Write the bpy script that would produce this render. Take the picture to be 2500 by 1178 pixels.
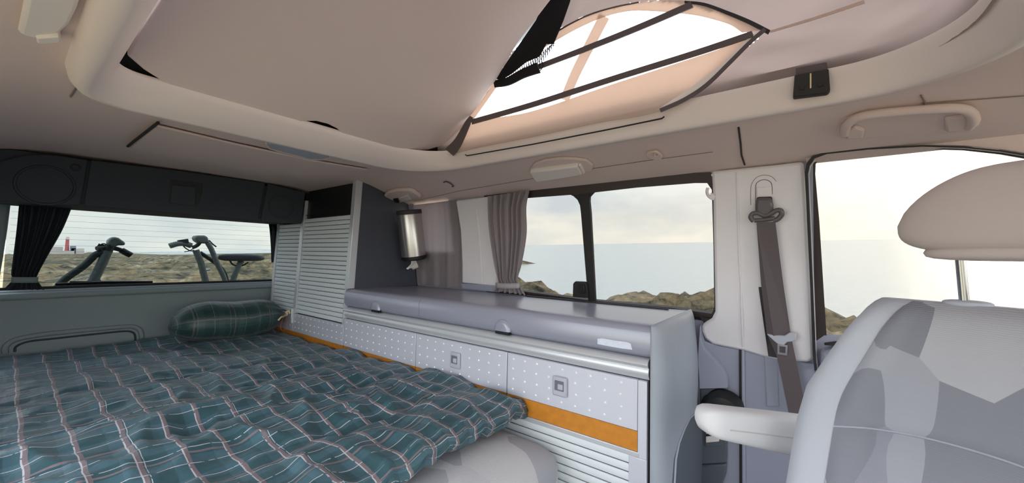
import bpy, bmesh, math, random
from mathutils import Vector, Matrix, noise
random.seed(7)
S = bpy.context.scene
for o in list(bpy.data.objects): bpy.data.objects.remove(o, do_unlink=True)
COL = S.collection

# ------------------------------------------------------------------ camera
# van frame: X = towards the cab, Y = towards the galley side, Z = up, floor z = 0
FPX, CX, CY, H = 935.0, 1250.0, 589.0, 1.17
def nrm(v): return Vector(v).normalized()
_dr = nrm(((13-CX)/FPX, -(604-CY)/FPX, 1)); _dl = nrm(((1960-CX)/FPX, -(640-CY)/FPX, 1))
AX = -_dr; AY = nrm(_dl-_dl.dot(AX)*AX); AZ = AX.cross(AY)
if AZ.y < 0: AZ = -AZ
CAM = Vector((0, 0, H))
def ray(u, v):
    d = Vector(((u-CX)/FPX, -(v-CY)/FPX, 1)); return Vector((d.dot(AX), d.dot(AY), d.dot(AZ)))
cd = bpy.data.cameras.new('camera'); cam = bpy.data.objects.new('camera', cd); COL.objects.link(cam)
cd.sensor_width = 36; cd.lens = 36*FPX/2500; cd.clip_start = .02; cd.clip_end = 20000
r_ = Vector((AX.x, AY.x, AZ.x)); u_ = Vector((AX.y, AY.y, AZ.y)); f_ = Vector((AX.z, AY.z, AZ.z))
M = Matrix((r_, u_, -f_)).transposed().to_4x4(); M.translation = CAM; cam.matrix_world = M
S.camera = cam
# ------------------------------------------------------------------ light
S.view_settings.view_transform = 'Standard'; S.view_settings.look = 'None'
S.view_settings.gamma = 1; S.view_settings.use_curve_mapping = False
S.view_settings.exposure = 2.15
SKY_STRENGTH = 1.05
SUN_DIR = ray(2540, 385).normalized()
NS = ray(340, 613.6).cross(ray(2200, 582)).normalized()       # gravity up: the van is parked on a slight slope
if NS.z < 0: NS = -NS
w = bpy.data.worlds.new('sky'); S.world = w; w.use_nodes = True
nt = w.node_tree; N = nt.nodes; L = nt.links; N.clear()
def wn(t, **k):
    n = N.new(t)
    for a, b in k.items(): setattr(n, a, b)
    return n
tc = wn('ShaderNodeTexCoord'); out = wn('ShaderNodeOutputWorld'); bg = wn('ShaderNodeBackground')
dotz = wn('ShaderNodeVectorMath', operation='DOT_PRODUCT'); dotz.inputs[1].default_value = NS
dots = wn('ShaderNodeVectorMath', operation='DOT_PRODUCT'); dots.inputs[1].default_value = SUN_DIR
L.new(tc.outputs['Generated'], dotz.inputs[0]); L.new(tc.outputs['Generated'], dots.inputs[0])
rz = wn('ShaderNodeValToRGB'); L.new(dotz.outputs['Value'], rz.inputs[0])
e = rz.color_ramp.elements; e[0].position = 0; e[0].color = (.86, .87, .82, 1); e[1].position = 1; e[1].color = (.76, .87, 1.06, 1)
for p, c in ((.06, (.85, .86, .82, 1)), (.14, (.80, .87, .90, 1)), (.3, (.88, .94, 1.02, 1))):
    x = rz.color_ramp.elements.new(p); x.color = c
rs = wn('ShaderNodeValToRGB'); L.new(dots.outputs['Value'], rs.inputs[0])
e = rs.color_ramp.elements; e[0].position = .55; e[0].color = (0, 0, 0, 1); e[1].position = 1; e[1].color = (2.2, 1.8, 1.2, 1)
for p, c in ((.80, (.05, .035, .01, 1)), (.93, (.16, .12, .06, 1)), (.985, (.6, .45, .26, 1))):
    x = rs.color_ramp.elements.new(p); x.color = c
mp = wn('ShaderNodeMapping'); mp.inputs['Scale'].default_value = (1, 1, 3.2); L.new(tc.outputs['Generated'], mp.inputs[0])
nz = wn('ShaderNodeTexNoise'); nz.inputs['Scale'].default_value = 3.4; nz.inputs['Detail'].default_value = 7; nz.inputs['Roughness'].default_value = .55
L.new(mp.outputs[0], nz.inputs['Vector'])
rc = wn('ShaderNodeValToRGB'); L.new(nz.outputs['Fac'], rc.inputs[0])
e = rc.color_ramp.elements; e[0].position = .36; e[0].color = (.80, .83, .87, 1); e[1].position = .60; e[1].color = (1.10, 1.06, 1.0, 1)
mul = wn('ShaderNodeMix', data_type='RGBA', blend_type='MULTIPLY'); mul.inputs[0].default_value = 1
L.new(rz.outputs[0], mul.inputs[6]); L.new(rc.outputs[0], mul.inputs[7])
add = wn('ShaderNodeMix', data_type='RGBA', blend_type='ADD'); add.inputs[0].default_value = 1; add.clamp_result = False
L.new(mul.outputs[2], add.inputs[6]); L.new(rs.outputs[0], add.inputs[7])
L.new(add.outputs[2], bg.inputs[0]); bg.inputs[1].default_value = SKY_STRENGTH; L.new(bg.outputs[0], out.inputs[0])

# ------------------------------------------------------------------ helpers
def oY(u, v, y): d = ray(u, v); return CAM+d*(y/d.y)
def oX(u, v, x): d = ray(u, v); return CAM+d*(x/d.x)
def oZ(u, v, z): d = ray(u, v); return CAM+d*((z-H)/d.z)
WN = Vector((0, -1, -.2)).normalized()                         # side wall leans in towards the roof
def wy(z): return 1.555-.2*(z-.98)
def oW(u, v, off=0.0):
    d = ray(u, v); p = CAM+d*((1.751-.2*H-off)/(d.y+.2*d.z))
    return p if p.z > .95 else CAM+d*((1.561-off)/d.y)         # below the windows the wall is upright
YC = .58                                                       # middle of the van
def zc(y):                                                     # headliner cross-section
    a = abs(y-YC)
    P = ((0, 1.578), (.45, 1.573), (.55, 1.566), (.62, 1.552), (.72, 1.524), (.89, 1.474), (.95, 1.45))
    for (a0, z0), (a1, z1) in zip(P, P[1:]):
        if a <= a1: return z0+(z1-z0)*(a-a0)/(a1-a0)
    return 1.45
def oC(u, v, off=0.0):
    d = ray(u, v); lo, hi = .05, 6.0
    for _ in range(50):
        m = (lo+hi)/2; p = CAM+d*m
        if p.z < zc(p.y)-off: lo = m
        else: hi = m
    return CAM+d*lo
def lin(c): return tuple(((x/255/12.92) if x/255 <= .04045 else ((x/255+.055)/1.055)**2.4) for x in c)
MATS = {}
def mat(name, col, rough=.6, metal=0.0, bump=0.0, bscale=200, var=0.0, vscale=8, spec=.5, coat=0, sheen=0, trans=0):
    m = bpy.data.materials.new(name); m.use_nodes = True; t = m.node_tree; b = t.nodes['Principled BSDF']
    c = lin(col)+(1,); b.inputs['Base Color'].default_value = c; b.inputs['Roughness'].default_value = rough
    b.inputs['Metallic'].default_value = metal; b.inputs['Specular IOR Level'].default_value = spec
    b.inputs['Coat Weight'].default_value = coat; b.inputs['Sheen Weight'].default_value = sheen
    k = t.nodes.new('ShaderNodeTexCoord')
    if bump:
        n = t.nodes.new('ShaderNodeTexNoise'); n.inputs['Scale'].default_value = bscale; n.inputs['Detail'].default_value = 3
        q = t.nodes.new('ShaderNodeBump'); q.inputs['Strength'].default_value = bump; q.inputs['Distance'].default_value = .002
        t.links.new(k.outputs['Object'], n.inputs['Vector']); t.links.new(n.outputs['Fac'], q.inputs['Height']); t.links.new(q.outputs[0], b.inputs['Normal'])
    if var:
        n = t.nodes.new('ShaderNodeTexNoise'); n.inputs['Scale'].default_value = vscale; n.inputs['Detail'].default_value = 4
        r = t.nodes.new('ShaderNodeValToRGB'); t.links.new(k.outputs['Object'], n.inputs['Vector']); t.links.new(n.outputs['Fac'], r.inputs[0])
        r.color_ramp.elements[0].position = .3; r.color_ramp.elements[1].position = .7
        r.color_ramp.elements[0].color = tuple(x*(1-var) for x in c[:3])+(1,); r.color_ramp.elements[1].color = tuple(min(1, x*(1+var)) for x in c[:3])+(1,)
        t.links.new(r.outputs[0], b.inputs['Base Color'])
    if trans:                                                    # thin cloth that lets daylight through
        o = t.nodes['Material Output']; x = t.nodes.new('ShaderNodeBsdfTranslucent'); x.inputs[0].default_value = c
        mx = t.nodes.new('ShaderNodeMixShader'); mx.inputs[0].default_value = trans
        t.links.new(b.outputs[0], mx.inputs[1]); t.links.new(x.outputs[0], mx.inputs[2]); t.links.new(mx.outputs[0], o.inputs[0])
    MATS[name] = m; return m
def glass(name, tint, gloss=.06, clear=1.0):
    m = bpy.data.materials.new(name); m.use_nodes = True; t = m.node_tree; t.nodes.clear()
    o = t.nodes.new('ShaderNodeOutputMaterial'); a = t.nodes.new('ShaderNodeBsdfTransparent'); a.inputs[0].default_value = tint+(1,)
    g = t.nodes.new('ShaderNodeBsdfGlossy'); g.inputs['Roughness'].default_value = .03
    f = t.nodes.new('ShaderNodeLayerWeight'); f.inputs[0].default_value = .15
    mm = t.nodes.new('ShaderNodeMath'); mm.operation = 'MULTIPLY'; mm.inputs[1].default_value = gloss*4
    mx = t.nodes.new('ShaderNodeMixShader'); t.links.new(f.outputs['Fresnel'], mm.inputs[0]); t.links.new(mm.outputs[0], mx.inputs[0])
    t.links.new(a.outputs[0], mx.inputs[1]); t.links.new(g.outputs[0], mx.inputs[2]); t.links.new(mx.outputs[0], o.inputs[0])
    MATS[name] = m; return m

def link(o, parent=None):
    COL.objects.link(o)
    if parent is not None:
        o.parent = parent; o.matrix_parent_inverse = Matrix.Translation(-parent.location) if parent.type == 'EMPTY' else Matrix.Identity(4)
    return o
def tag(o, label=None, cat=None, group=None, kind=None):
    if label: o['label'] = label
    if cat: o['category'] = cat
    if group: o['group'] = group
    if kind: o['kind'] = kind
    return o
def thing(name, label, cat, loc=(0, 0, 0), group=None):
    o = bpy.data.objects.new(name, None); o.location = loc; o.empty_display_size = .05; COL.objects.link(o)
    return tag(o, label, cat, group)
def mesh(name, V, F, m, parent=None, smooth=False, angle=None):
    me = bpy.data.meshes.new(name); me.from_pydata([tuple(v) for v in V], [], [tuple(f) for f in F]); me.update()
    bm = bmesh.new(); bm.from_mesh(me); bmesh.ops.recalc_face_normals(bm, faces=bm.faces); bm.to_mesh(me); bm.free()
    if smooth:
        for p in me.polygons: p.use_smooth = True
        if angle is not None: me.set_sharp_from_angle(angle=math.radians(angle))
    me.materials.append(MATS[m] if isinstance(m, str) else m)
    return link(bpy.data.objects.new(name, me), parent)
def bev(o, wd=.004, seg=2, ang=35):
    md = o.modifiers.new('bevel', 'BEVEL'); md.width = wd; md.segments = seg; md.limit_method = 'ANGLE'; md.angle_limit = math.radians(ang)
    md.harden_normals = False
    for p in o.data.polygons: p.use_smooth = True
    o.data.set_sharp_from_angle(angle=math.radians(50))
    return o
def box(name, lo, hi, m, parent=None, b=0, seg=2):
    (a, b_, c), (d, e_, f) = lo, hi
    V = [(a, b_, c), (d, b_, c), (d, e_, c), (a, e_, c), (a, b_, f), (d, b_, f), (d, e_, f), (a, e_, f)]
    o = mesh(name, V, [(0, 3, 2, 1), (4, 5, 6, 7), (0, 1, 5, 4), (1, 2, 6, 5), (2, 3, 7, 6), (3, 0, 4, 7)], m, parent)
    return bev(o, b, seg) if b else o
def plate(name, P, nv, th, m, parent=None, b=0):
    P = [Vector(p) for p in P]; nv = Vector(nv).normalized()*th; n = len(P)
    V = P+[p+nv for p in P]
    F = [tuple(range(n)), tuple(range(2*n-1, n-1, -1))]+[(i, (i+1) % n, n+(i+1) % n, n+i) for i in range(n)]
    o = mesh(name, V, F, m, parent)
    return bev(o, b) if b else o
def catmull(P, k=6, closed=False):
    P = [Vector(p) for p in P]; n = len(P); R = []
    rng = range(n) if closed else range(n-1)
    for i in rng:
        p0 = P[(i-1) % n] if closed or i > 0 else P[0]*2-P[1]
        p1 = P[i]; p2 = P[(i+1) % n]; p3 = P[(i+2) % n] if closed or i+2 < n else P[-1]*2-P[-2]
        for j in range(k):
            t = j/k
            R.append(.5*((2*p1)+(p2-p0)*t+(2*p0-5*p1+4*p2-p3)*t*t+(3*p1-p0-3*p2+p3)*t**3))
    if not closed: R.append(P[-1])
    return R
def tube(name, P, r, m, parent=None, seg=8, closed=False, smoothk=0, flat=1.0, up=None):
    P = catmull(P, smoothk, closed) if smoothk else [Vector(p) for p in P]
    n = len(P); V = []; F = []; prev = None
    for i, p in enumerate(P):
        a = P[(i-1) % n] if closed or i else P[0]; c = P[(i+1) % n] if closed or i < n-1 else P[-1]
        t = (c-a).normalized()
        ref = Vector(up) if up else (prev if prev else (Vector((0, 0, 1)) if abs(t.z) < .9 else Vector((1, 0, 0))))
        s = t.cross(ref).normalized(); q = s.cross(t).normalized(); prev = q
        rr = r[i] if isinstance(r, (list, tuple)) and len(r) == n else (r if not isinstance(r, (list, tuple)) else r[0]+(r[-1]-r[0])*i/max(1, n-1))
        for k in range(seg):
            th = 2*math.pi*k/seg; V.append(p+s*math.cos(th)*rr+q*math.sin(th)*rr*flat)
    for i in range(n if closed else n-1):
        j = (i+1) % n
        for k in range(seg): F.append((i*seg+k, i*seg+(k+1) % seg, j*seg+(k+1) % seg, j*seg+k))
    if not closed: F += [tuple(range(seg-1, -1, -1)), tuple(range((n-1)*seg, n*seg))]
    return mesh(name, V, F, m, parent, smooth=True, angle=60)
def sgn(x, e): return math.copysign(abs(x)**e, x)
def cushion(name, c, a, b, d, m, parent=None, e1=.5, e2=.5, nu=24, nv=36, fn=None):
    c, a, b, d = Vector(c), Vector(a), Vector(b), Vector(d); V = []; F = []
    for i in range(nu+1):
        ph = -math.pi/2+math.pi*i/nu
        for j in range(nv):
            th = 2*math.pi*j/nv
            x = sgn(math.cos(ph), e1)*sgn(math.cos(th), e2); y = sgn(math.cos(ph), e1)*sgn(math.sin(th), e2); z = sgn(math.sin(ph), e1)
            if fn: x, y, z = fn(x, y, z)
            V.append(c+a*x+b*y+d*z)
    for i in range(nu):
        for j in range(nv): F.append((i*nv+j, i*nv+(j+1) % nv, (i+1)*nv+(j+1) % nv, (i+1)*nv+j))
    bm_o = mesh(name, V, F, m, parent, smooth=True)
    bm = bmesh.new(); bm.from_mesh(bm_o.data); bmesh.ops.remove_doubles(bm, verts=bm.verts, dist=1e-5); bmesh.ops.recalc_face_normals(bm, faces=bm.faces); bm.to_mesh(bm_o.data); bm.free()
    return bm_o
def grid(name, fn, nu, nv, m, parent=None, smooth=True, uvfn=None, th=0, keep=None):
    V = [Vector(fn(i/nu, j/nv)) for i in range(nu+1) for j in range(nv+1)]
    F = [(i*(nv+1)+j, (i+1)*(nv+1)+j, (i+1)*(nv+1)+j+1, i*(nv+1)+j+1) for i in range(nu) for j in range(nv) if keep is None or keep((i+.5)/nu, (j+.5)/nv)]
    me = bpy.data.meshes.new(name); me.from_pydata([tuple(v) for v in V], [], F); me.update()
    if smooth:
        for p in me.polygons: p.use_smooth = True
    if uvfn:
        uv = me.uv_layers.new(name='UVMap')
        for lp in me.loops:
            k = lp.vertex_index; uv.data[lp.index].uv = uvfn((k//(nv+1))/nu, (k % (nv+1))/nv)
    me.materials.append(MATS[m] if isinstance(m, str) else m)
    o = link(bpy.data.objects.new(name, me), parent)
    if th:
        md = o.modifiers.new('solid', 'SOLIDIFY'); md.thickness = th; md.offset = 0
    return o
def lerp(a, b, t): return a+(b-a)*t
def sm(a, b, x): t = max(0, min(1, (x-a)/(b-a))); return t*t*(3-2*t)
def polyline_at(P, t):
    ts = [i/(len(P)-1) for i in range(len(P))]
    for i in range(len(P)-1):
        if t <= ts[i+1] or i == len(P)-2:
            k = (t-ts[i])/(ts[i+1]-ts[i]); return (lerp(P[i][0], P[i+1][0], k), lerp(P[i][1], P[i+1][1], k))
def inpoly(x, y, P):
    c = False; n = len(P)
    for i in range(n):
        (x1, y1), (x2, y2) = P[i], P[(i+1) % n]
        if (y1 > y) != (y2 > y) and x < (x2-x1)*(y-y1)/(y2-y1)+x1: c = not c
    return c
def copy_part(src, parent, mtx=None):
    o = src.copy(); COL.objects.link(o); o.parent = parent
    o.matrix_parent_inverse = src.matrix_parent_inverse.copy()
    if mtx is not None: o.matrix_local = mtx
    return o

# ------------------------------------------------------------------ materials
mat('headliner', (230, 209, 202), .9, bump=.25, bscale=700)
mat('trim_light', (238, 234, 236), .55, bump=.12, bscale=900)
mat('rim', (240, 226, 220), .5, bump=.08, bscale=900)
mat('trim_grey', (160, 163, 180), .6, bump=.15, bscale=900)
mat('trim_dark', (92, 98, 106), .6, bump=.15, bscale=900)
mat('tail_grey', (138, 150, 152), .75, bump=.2, bscale=700)
mat('cab_dark', (58, 62, 68), .8, bump=.2, bscale=800)
mat('panel_dark', (74, 77, 87), .7, bump=.1, bscale=600)
mat('black', (24, 24, 26), .5)
mat('rubber', (38, 36, 36), .6)
mat('frame_brown', (58, 46, 44), .5)
mat('alu', (214, 216, 220), .34, metal=.35, bump=.05, bscale=300)
mat('alu_sheet', (216, 218, 228), .42, metal=.2, bump=.06, bscale=250)
mat('alu_slat', (232, 238, 240), .5)
mat('dot', (250, 250, 252), .35)
mat('seamc', (140, 126, 118), .9)
mat('worktop', (156, 158, 174), .24, bump=.04, bscale=900, spec=1.0)
mat('end_grey', (164, 171, 180), .5, bump=.1, bscale=900, var=.05, vscale=5)
mat('orange', (206, 132, 38), .6, var=.10, vscale=45, bump=.1)
mat('latch', (186, 188, 198), .4)
mat('latch_dark', (112, 114, 126), .5)
mat('chrome', (220, 222, 226), .15, metal=1)
mat('steel', (196, 192, 188), .28, metal=.95)
mat('paper', (240, 238, 236), .9, bump=.2, bscale=120)
mat('white', (244, 234, 228), .5)
mat('sticker', (226, 230, 246), .6, var=.05, vscale=90)
mat('lens', (170, 174, 190), .25)
mat('curtain', (150, 140, 143), .9, bump=.2, bscale=900, trans=.12)
mat('curtain_rear', (52, 56, 62), .9, bump=.2, bscale=900, trans=.10)
mat('tie', (176, 172, 172), .7)
mat('tie_rear', (120, 132, 130), .7)
mat('canvas', (168, 151, 147), .9, bump=.15, bscale=900, trans=.28)
mat('canvas_flap', (232, 215, 203), .9, bump=.15, bscale=900, trans=.5)
mat('strap', (96, 84, 84), .7)
mat('net', (18, 14, 14), .9)
mat('board', (228, 210, 204), .9, bump=.15, bscale=500)
mat('gapblack', (30, 30, 28), .9)
mat('belt', (98, 88, 90), .7, bump=.4, bscale=700)
mat('belt_dark', (62, 56, 58), .7)
mat('belt_ring', (96, 90, 92), .35)
mat('seat_plain', (188, 192, 202), .85, bump=.12, bscale=700)
mat('head_plain', (200, 186, 180), .85, bump=.12, bscale=700)
mat('arm', (226, 226, 228), .7, bump=.1, bscale=700)
mat('arm_low', (206, 202, 200), .7)
mat('floor', (112, 108, 104), .8)
mat('cord', (226, 206, 160), .7)
mat('cordbrown', (140, 80, 60), .7)
mat('bike_grey', (110, 118, 116), .45)
mat('bike_dark', (52, 60, 58), .5)
mat('bike_saddle', (70, 70, 76), .5)
mat('red', (218, 120, 122), .7)  # lighthouse red, paled: distance haze is put into the colour
mat('whitewash', (238, 232, 226), .8)
mat('body_paint', (200, 204, 206), .3)
glass('pane', (.445, .445, .445))                                # dark tint added to hold down the bright view outside
glass('pane_rear', (.43, .45, .455), .05)  # rear pane darkened likewise, added against the outside brightness
glass('tent_vinyl', (1.0, .985, .975), .01)

def nodes_of(name, rough=.8):
    m = bpy.data.materials.new(name); m.use_nodes = True; MATS[name] = m
    t = m.node_tree; b = t.nodes['Principled BSDF']; b.inputs['Roughness'].default_value = rough
    return m, t, b
def plaid(name, base, stripe, white, soft, period=.078, sheen=.3, wamt=.75):
    m, t, b = nodes_of(name, .55); Nn = t.nodes; Lk = t.links
    uv = Nn.new('ShaderNodeUVMap'); sp = Nn.new('ShaderNodeSeparateXYZ')
    nn = Nn.new('ShaderNodeTexNoise'); nn.inputs['Scale'].default_value = 7; vm = Nn.new('ShaderNodeVectorMath'); vm.operation = 'MULTIPLY_ADD'
    vm.inputs[1].default_value = (.02, .02, 0); Lk.new(uv.outputs[0], nn.inputs['Vector']); Lk.new(nn.outputs['Color'], vm.inputs[0]); Lk.new(uv.outputs[0], vm.inputs[2])
    Lk.new(vm.outputs[0], sp.inputs[0])
    def M1(op, a, bval=None, c=None):
        k = Nn.new('ShaderNodeMath'); k.operation = op
        for i, x in enumerate((a, bval, c)):
            if x is None: continue
            if hasattr(x, 'is_linked'): Lk.new(x, k.inputs[i])
            else: k.inputs[i].default_value = x
        return k.outputs[0]
    def line(coord, per, ofs, wd):
        q = M1('FRACT', M1('ADD', M1('DIVIDE', coord, per), ofs)); q = M1('ABSOLUTE', M1('SUBTRACT', q, .5))
        return M1('LESS_THAN', q, wd/per/2)
    sx, sy = sp.outputs[0], sp.outputs[1]
    col = None
    def mixc(prev, color, fac):
        k = Nn.new('ShaderNodeMix'); k.data_type = 'RGBA'; Lk.new(fac, k.inputs[0])
        if prev is None: k.inputs[6].default_value = lin(base)+(1,)
        else: Lk.new(prev, k.inputs[6])
        k.inputs[7].default_value = lin(color)+(1,); return k.outputs[2]
    broad = M1('MULTIPLY', M1('ADD', line(sy, period, .18, .03), line(sx, period, .18, .03)), .35)
    col = mixc(None, soft, broad)
    br = M1('MULTIPLY', M1('MAXIMUM', line(sy, period, 0, .009), line(sx, period*2, 0, .007)), .8)
    col = mixc(col, stripe, br)
    thin = M1('MAXIMUM', M1('MAXIMUM', line(sy, period, .055, .0028), line(sx, period*.8, .06, .0026)), line(sy, period*3, .3, .0016))
    dn = Nn.new('ShaderNodeTexNoise'); dn.inputs['Scale'].default_value = 60; Lk.new(uv.outputs[0], dn.inputs['Vector'])
    thin = M1('MULTIPLY', thin, M1('MULTIPLY', M1('GREATER_THAN', dn.outputs['Fac'], .40), wamt))
    col = mixc(col, white, thin)
    Lk.new(col, b.inputs['Base Color']); b.inputs['Sheen Weight'].default_value = sheen; b.inputs['Roughness'].default_value = .45
    n2 = Nn.new('ShaderNodeTexNoise'); n2.inputs['Scale'].default_value = 22; n2.inputs['Detail'].default_value = 4; bp = Nn.new('ShaderNodeBump'); bp.inputs['Strength'].default_value = .35; bp.inputs['Distance'].default_value = .012
    Lk.new(uv.outputs[0], n2.inputs['Vector']); Lk.new(n2.outputs['Fac'], bp.inputs['Height']); Lk.new(bp.outputs[0], b.inputs['Normal'])
plaid('quilt', (53, 85, 92), (136, 116, 119), (214, 208, 210), (84, 117, 130), sheen=.04)
plaid('bag', (38, 62, 62), (96, 94, 92), (140, 144, 140), (54, 84, 84), .10, .1, .45)

def patterned(name, cols, scale=12, stripe=True):
    m, t, b = nodes_of(name, .9); Nn = t.nodes; Lk = t.links
    tcn = Nn.new('ShaderNodeTexCoord'); wv = Nn.new('ShaderNodeTexNoise'); wv.inputs['Scale'].default_value = 2.2; wv.inputs['Detail'].default_value = 0
    vm = Nn.new('ShaderNodeVectorMath'); vm.operation = 'MULTIPLY_ADD'; vm.inputs[1].default_value = (.2, .2, .2)
    Lk.new(tcn.outputs['Object'], wv.inputs['Vector']); Lk.new(wv.outputs['Color'], vm.inputs[0]); Lk.new(tcn.outputs['Object'], vm.inputs[2])
    mpn = Nn.new('ShaderNodeMapping'); mpn.inputs['Rotation'].default_value = (.4, .7, .5); mpn.inputs['Scale'].default_value = (1, 1, .62); Lk.new(vm.outputs[0], mpn.inputs[0])
    vo = Nn.new('ShaderNodeTexVoronoi'); vo.inputs['Scale'].default_value = scale; Lk.new(mpn.outputs[0], vo.inputs['Vector'])
    rp = Nn.new('ShaderNodeValToRGB'); rp.color_ramp.interpolation = 'CONSTANT'; Lk.new(vo.outputs['Color'], rp.inputs[0])
    el = rp.color_ramp.elements; el[0].color = lin(cols[0])+(1,); el[0].position = 0; el[1].position = .34; el[1].color = lin(cols[1])+(1,)
    x = el.new(.56); x.color = lin(cols[2])+(1,); x = el.new(.74); x.color = lin(cols[3])+(1,)
    Lk.new(rp.outputs[0], b.inputs['Base Color'])
    ws = Nn.new('ShaderNodeTexWave'); ws.inputs['Scale'].default_value = 110; ws.inputs['Distortion'].default_value = 2.5; ws.bands_direction = 'Z'
    bp = Nn.new('ShaderNodeBump'); bp.inputs['Strength'].default_value = .15; bp.inputs['Distance'].default_value = .002
    Lk.new(tcn.outputs['Object'], ws.inputs['Vector']); Lk.new(ws.outputs['Fac'], bp.inputs['Height']); Lk.new(bp.outputs[0], b.inputs['Normal'])
patterned('seat_pat', [(166, 168, 178), (138, 140, 150), (182, 183, 190), (150, 152, 164)])
patterned('bench_pat', [(206, 206, 208), (203, 203, 206), (208, 208, 209), (178, 180, 186)], 11)

def earth():
    m, t, b = nodes_of('earth', .95); Nn = t.nodes; Lk = t.links; tcn = Nn.new('ShaderNodeTexCoord')
    n = Nn.new('ShaderNodeTexNoise'); n.inputs['Scale'].default_value = 1.6; n.inputs['Detail'].default_value = 12; n.inputs['Roughness'].default_value = .78
    r = Nn.new('ShaderNodeValToRGB'); Lk.new(tcn.outputs['Object'], n.inputs['Vector']); Lk.new(n.outputs['Fac'], r.inputs[0])
    el = r.color_ramp.elements; el[0].position = .36; el[0].color = lin((58, 60, 50))+(1,); el[1].position = .64; el[1].color = lin((250, 242, 226))+(1,)
    for p, c in ((.44, (128, 126, 108)), (.50, (180, 170, 146)), (.56, (198, 180, 146))):
        x = el.new(p); x.color = lin(c)+(1,)
    n3 = Nn.new('ShaderNodeTexNoise'); n3.inputs['Scale'].default_value = .28; n3.inputs['Detail'].default_value = 5; r3 = Nn.new('ShaderNodeValToRGB'); mx3 = Nn.new('ShaderNodeMix'); mx3.data_type = 'RGBA'; mx3.blend_type = 'MULTIPLY'; mx3.inputs[0].default_value = 1
    Lk.new(tcn.outputs['Object'], n3.inputs['Vector']); Lk.new(n3.outputs['Fac'], r3.inputs[0]); e3 = r3.color_ramp.elements
    e3[0].position = .38; e3[0].color = lin((150, 158, 146))+(1,); e3[1].position = .66; e3[1].color = (1, .97, .9, 1); x = e3.new(.52); x.color = lin((218, 206, 182))+(1,)
    Lk.new(r.outputs[0], mx3.inputs[6]); Lk.new(r3.outputs[0], mx3.inputs[7]); Lk.new(mx3.outputs[2], b.inputs['Base Color'])
    n2 = Nn.new('ShaderNodeTexNoise'); n2.inputs['Scale'].default_value = 2.6; n2.inputs['Detail'].default_value = 8; bp = Nn.new('ShaderNodeBump'); bp.inputs['Strength'].default_value = 1.0; bp.inputs['Distance'].default_value = .3
    Lk.new(tcn.outputs['Object'], n2.inputs['Vector']); Lk.new(n2.outputs['Fac'], bp.inputs['Height']); Lk.new(bp.outputs[0], b.inputs['Normal'])
earth()
def sea_mat():
    m, t, b = nodes_of('sea', .22); Nn = t.nodes; Lk = t.links; tcn = Nn.new('ShaderNodeTexCoord')
    b.inputs['Base Color'].default_value = lin((214, 222, 214))+(1,); b.inputs['Specular IOR Level'].default_value = .9
    mpn = Nn.new('ShaderNodeMapping'); mpn.inputs['Scale'].default_value = (.25, .25, .25); Lk.new(tcn.outputs['Object'], mpn.inputs[0])
    n = Nn.new('ShaderNodeTexNoise'); n.inputs['Scale'].default_value = 1.2; n.inputs['Detail'].default_value = 6; bp = Nn.new('ShaderNodeBump'); bp.inputs['Strength'].default_value = .35; bp.inputs['Distance'].default_value = .6
    Lk.new(mpn.outputs[0], n.inputs['Vector']); Lk.new(n.outputs['Fac'], bp.inputs['Height']); Lk.new(bp.outputs[0], b.inputs['Normal'])
sea_mat()

# ================================================================== SETTING: the van shell
def struct(o): o['kind'] = 'structure'; return o
struct(box('floor', (-2.95, -.42, -.04), (1.45, 1.62, 0), 'floor'))
# side wall with window openings (leaning in towards the roof)
def wall_sheet(name, xs, zs, yfn, holes, m, th):
    V = []; F = []; idx = {}
    for i, x in enumerate(xs):
        for k, z in enumerate(zs): idx[i, k] = len(V); V.append((x, yfn(z), z))
    for i in range(len(xs)-1):
        for k in range(len(zs)-1):
            cx_, cz_ = (xs[i]+xs[i+1])/2, (zs[k]+zs[k+1])/2
            if any(a < cx_ < b and c < cz_ < d for a, b, c, d in holes): continue
            F.append((idx[i, k], idx[i+1, k], idx[i+1, k+1], idx[i, k+1]))
    me = bpy.data.meshes.new(name); me.from_pydata(V, [], F); me.materials.append(MATS[m]); o = link(bpy.data.objects.new(name, me))
    md = o.modifiers.new('solid', 'SOLIDIFY'); md.thickness = th; md.offset = 0
    return struct(o)
def wyl(z): return wy(z)+.02 if z > .95 else 1.582
wall_sheet('wall_left', [-2.95, -1.85, -1.55, -1.27, -.225, .0, .03, .9, 1.45], [-.04, .5, .86, .90, .943, .953, 1.2, 1.487, 1.52, 1.55], wyl,
           [(-1.27, -.225, .953, 1.487), (.03, .9, .943, 1.487), (-1.85, -1.55, 1.2, 1.487)], 'trim_grey', .03)
def wyr(z): return 2*YC-wy(z) if z > .9 else 2*YC-1.585
wall_sheet('wall_right', [-2.95, -1.5, -.3, -.05, .9, 1.45], [-.04, .0, .9, .96, 1.2, 1.44, 1.52, 1.55], wyr,
           [(-1.5, -.3, .0, 1.44), (-.05, .9, .0, 1.44)], 'trim_grey', .03)
struct(box('wall_front', (1.42, -.42, -.04), (1.47, 1.62, .82), 'trim_dark'))

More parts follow.
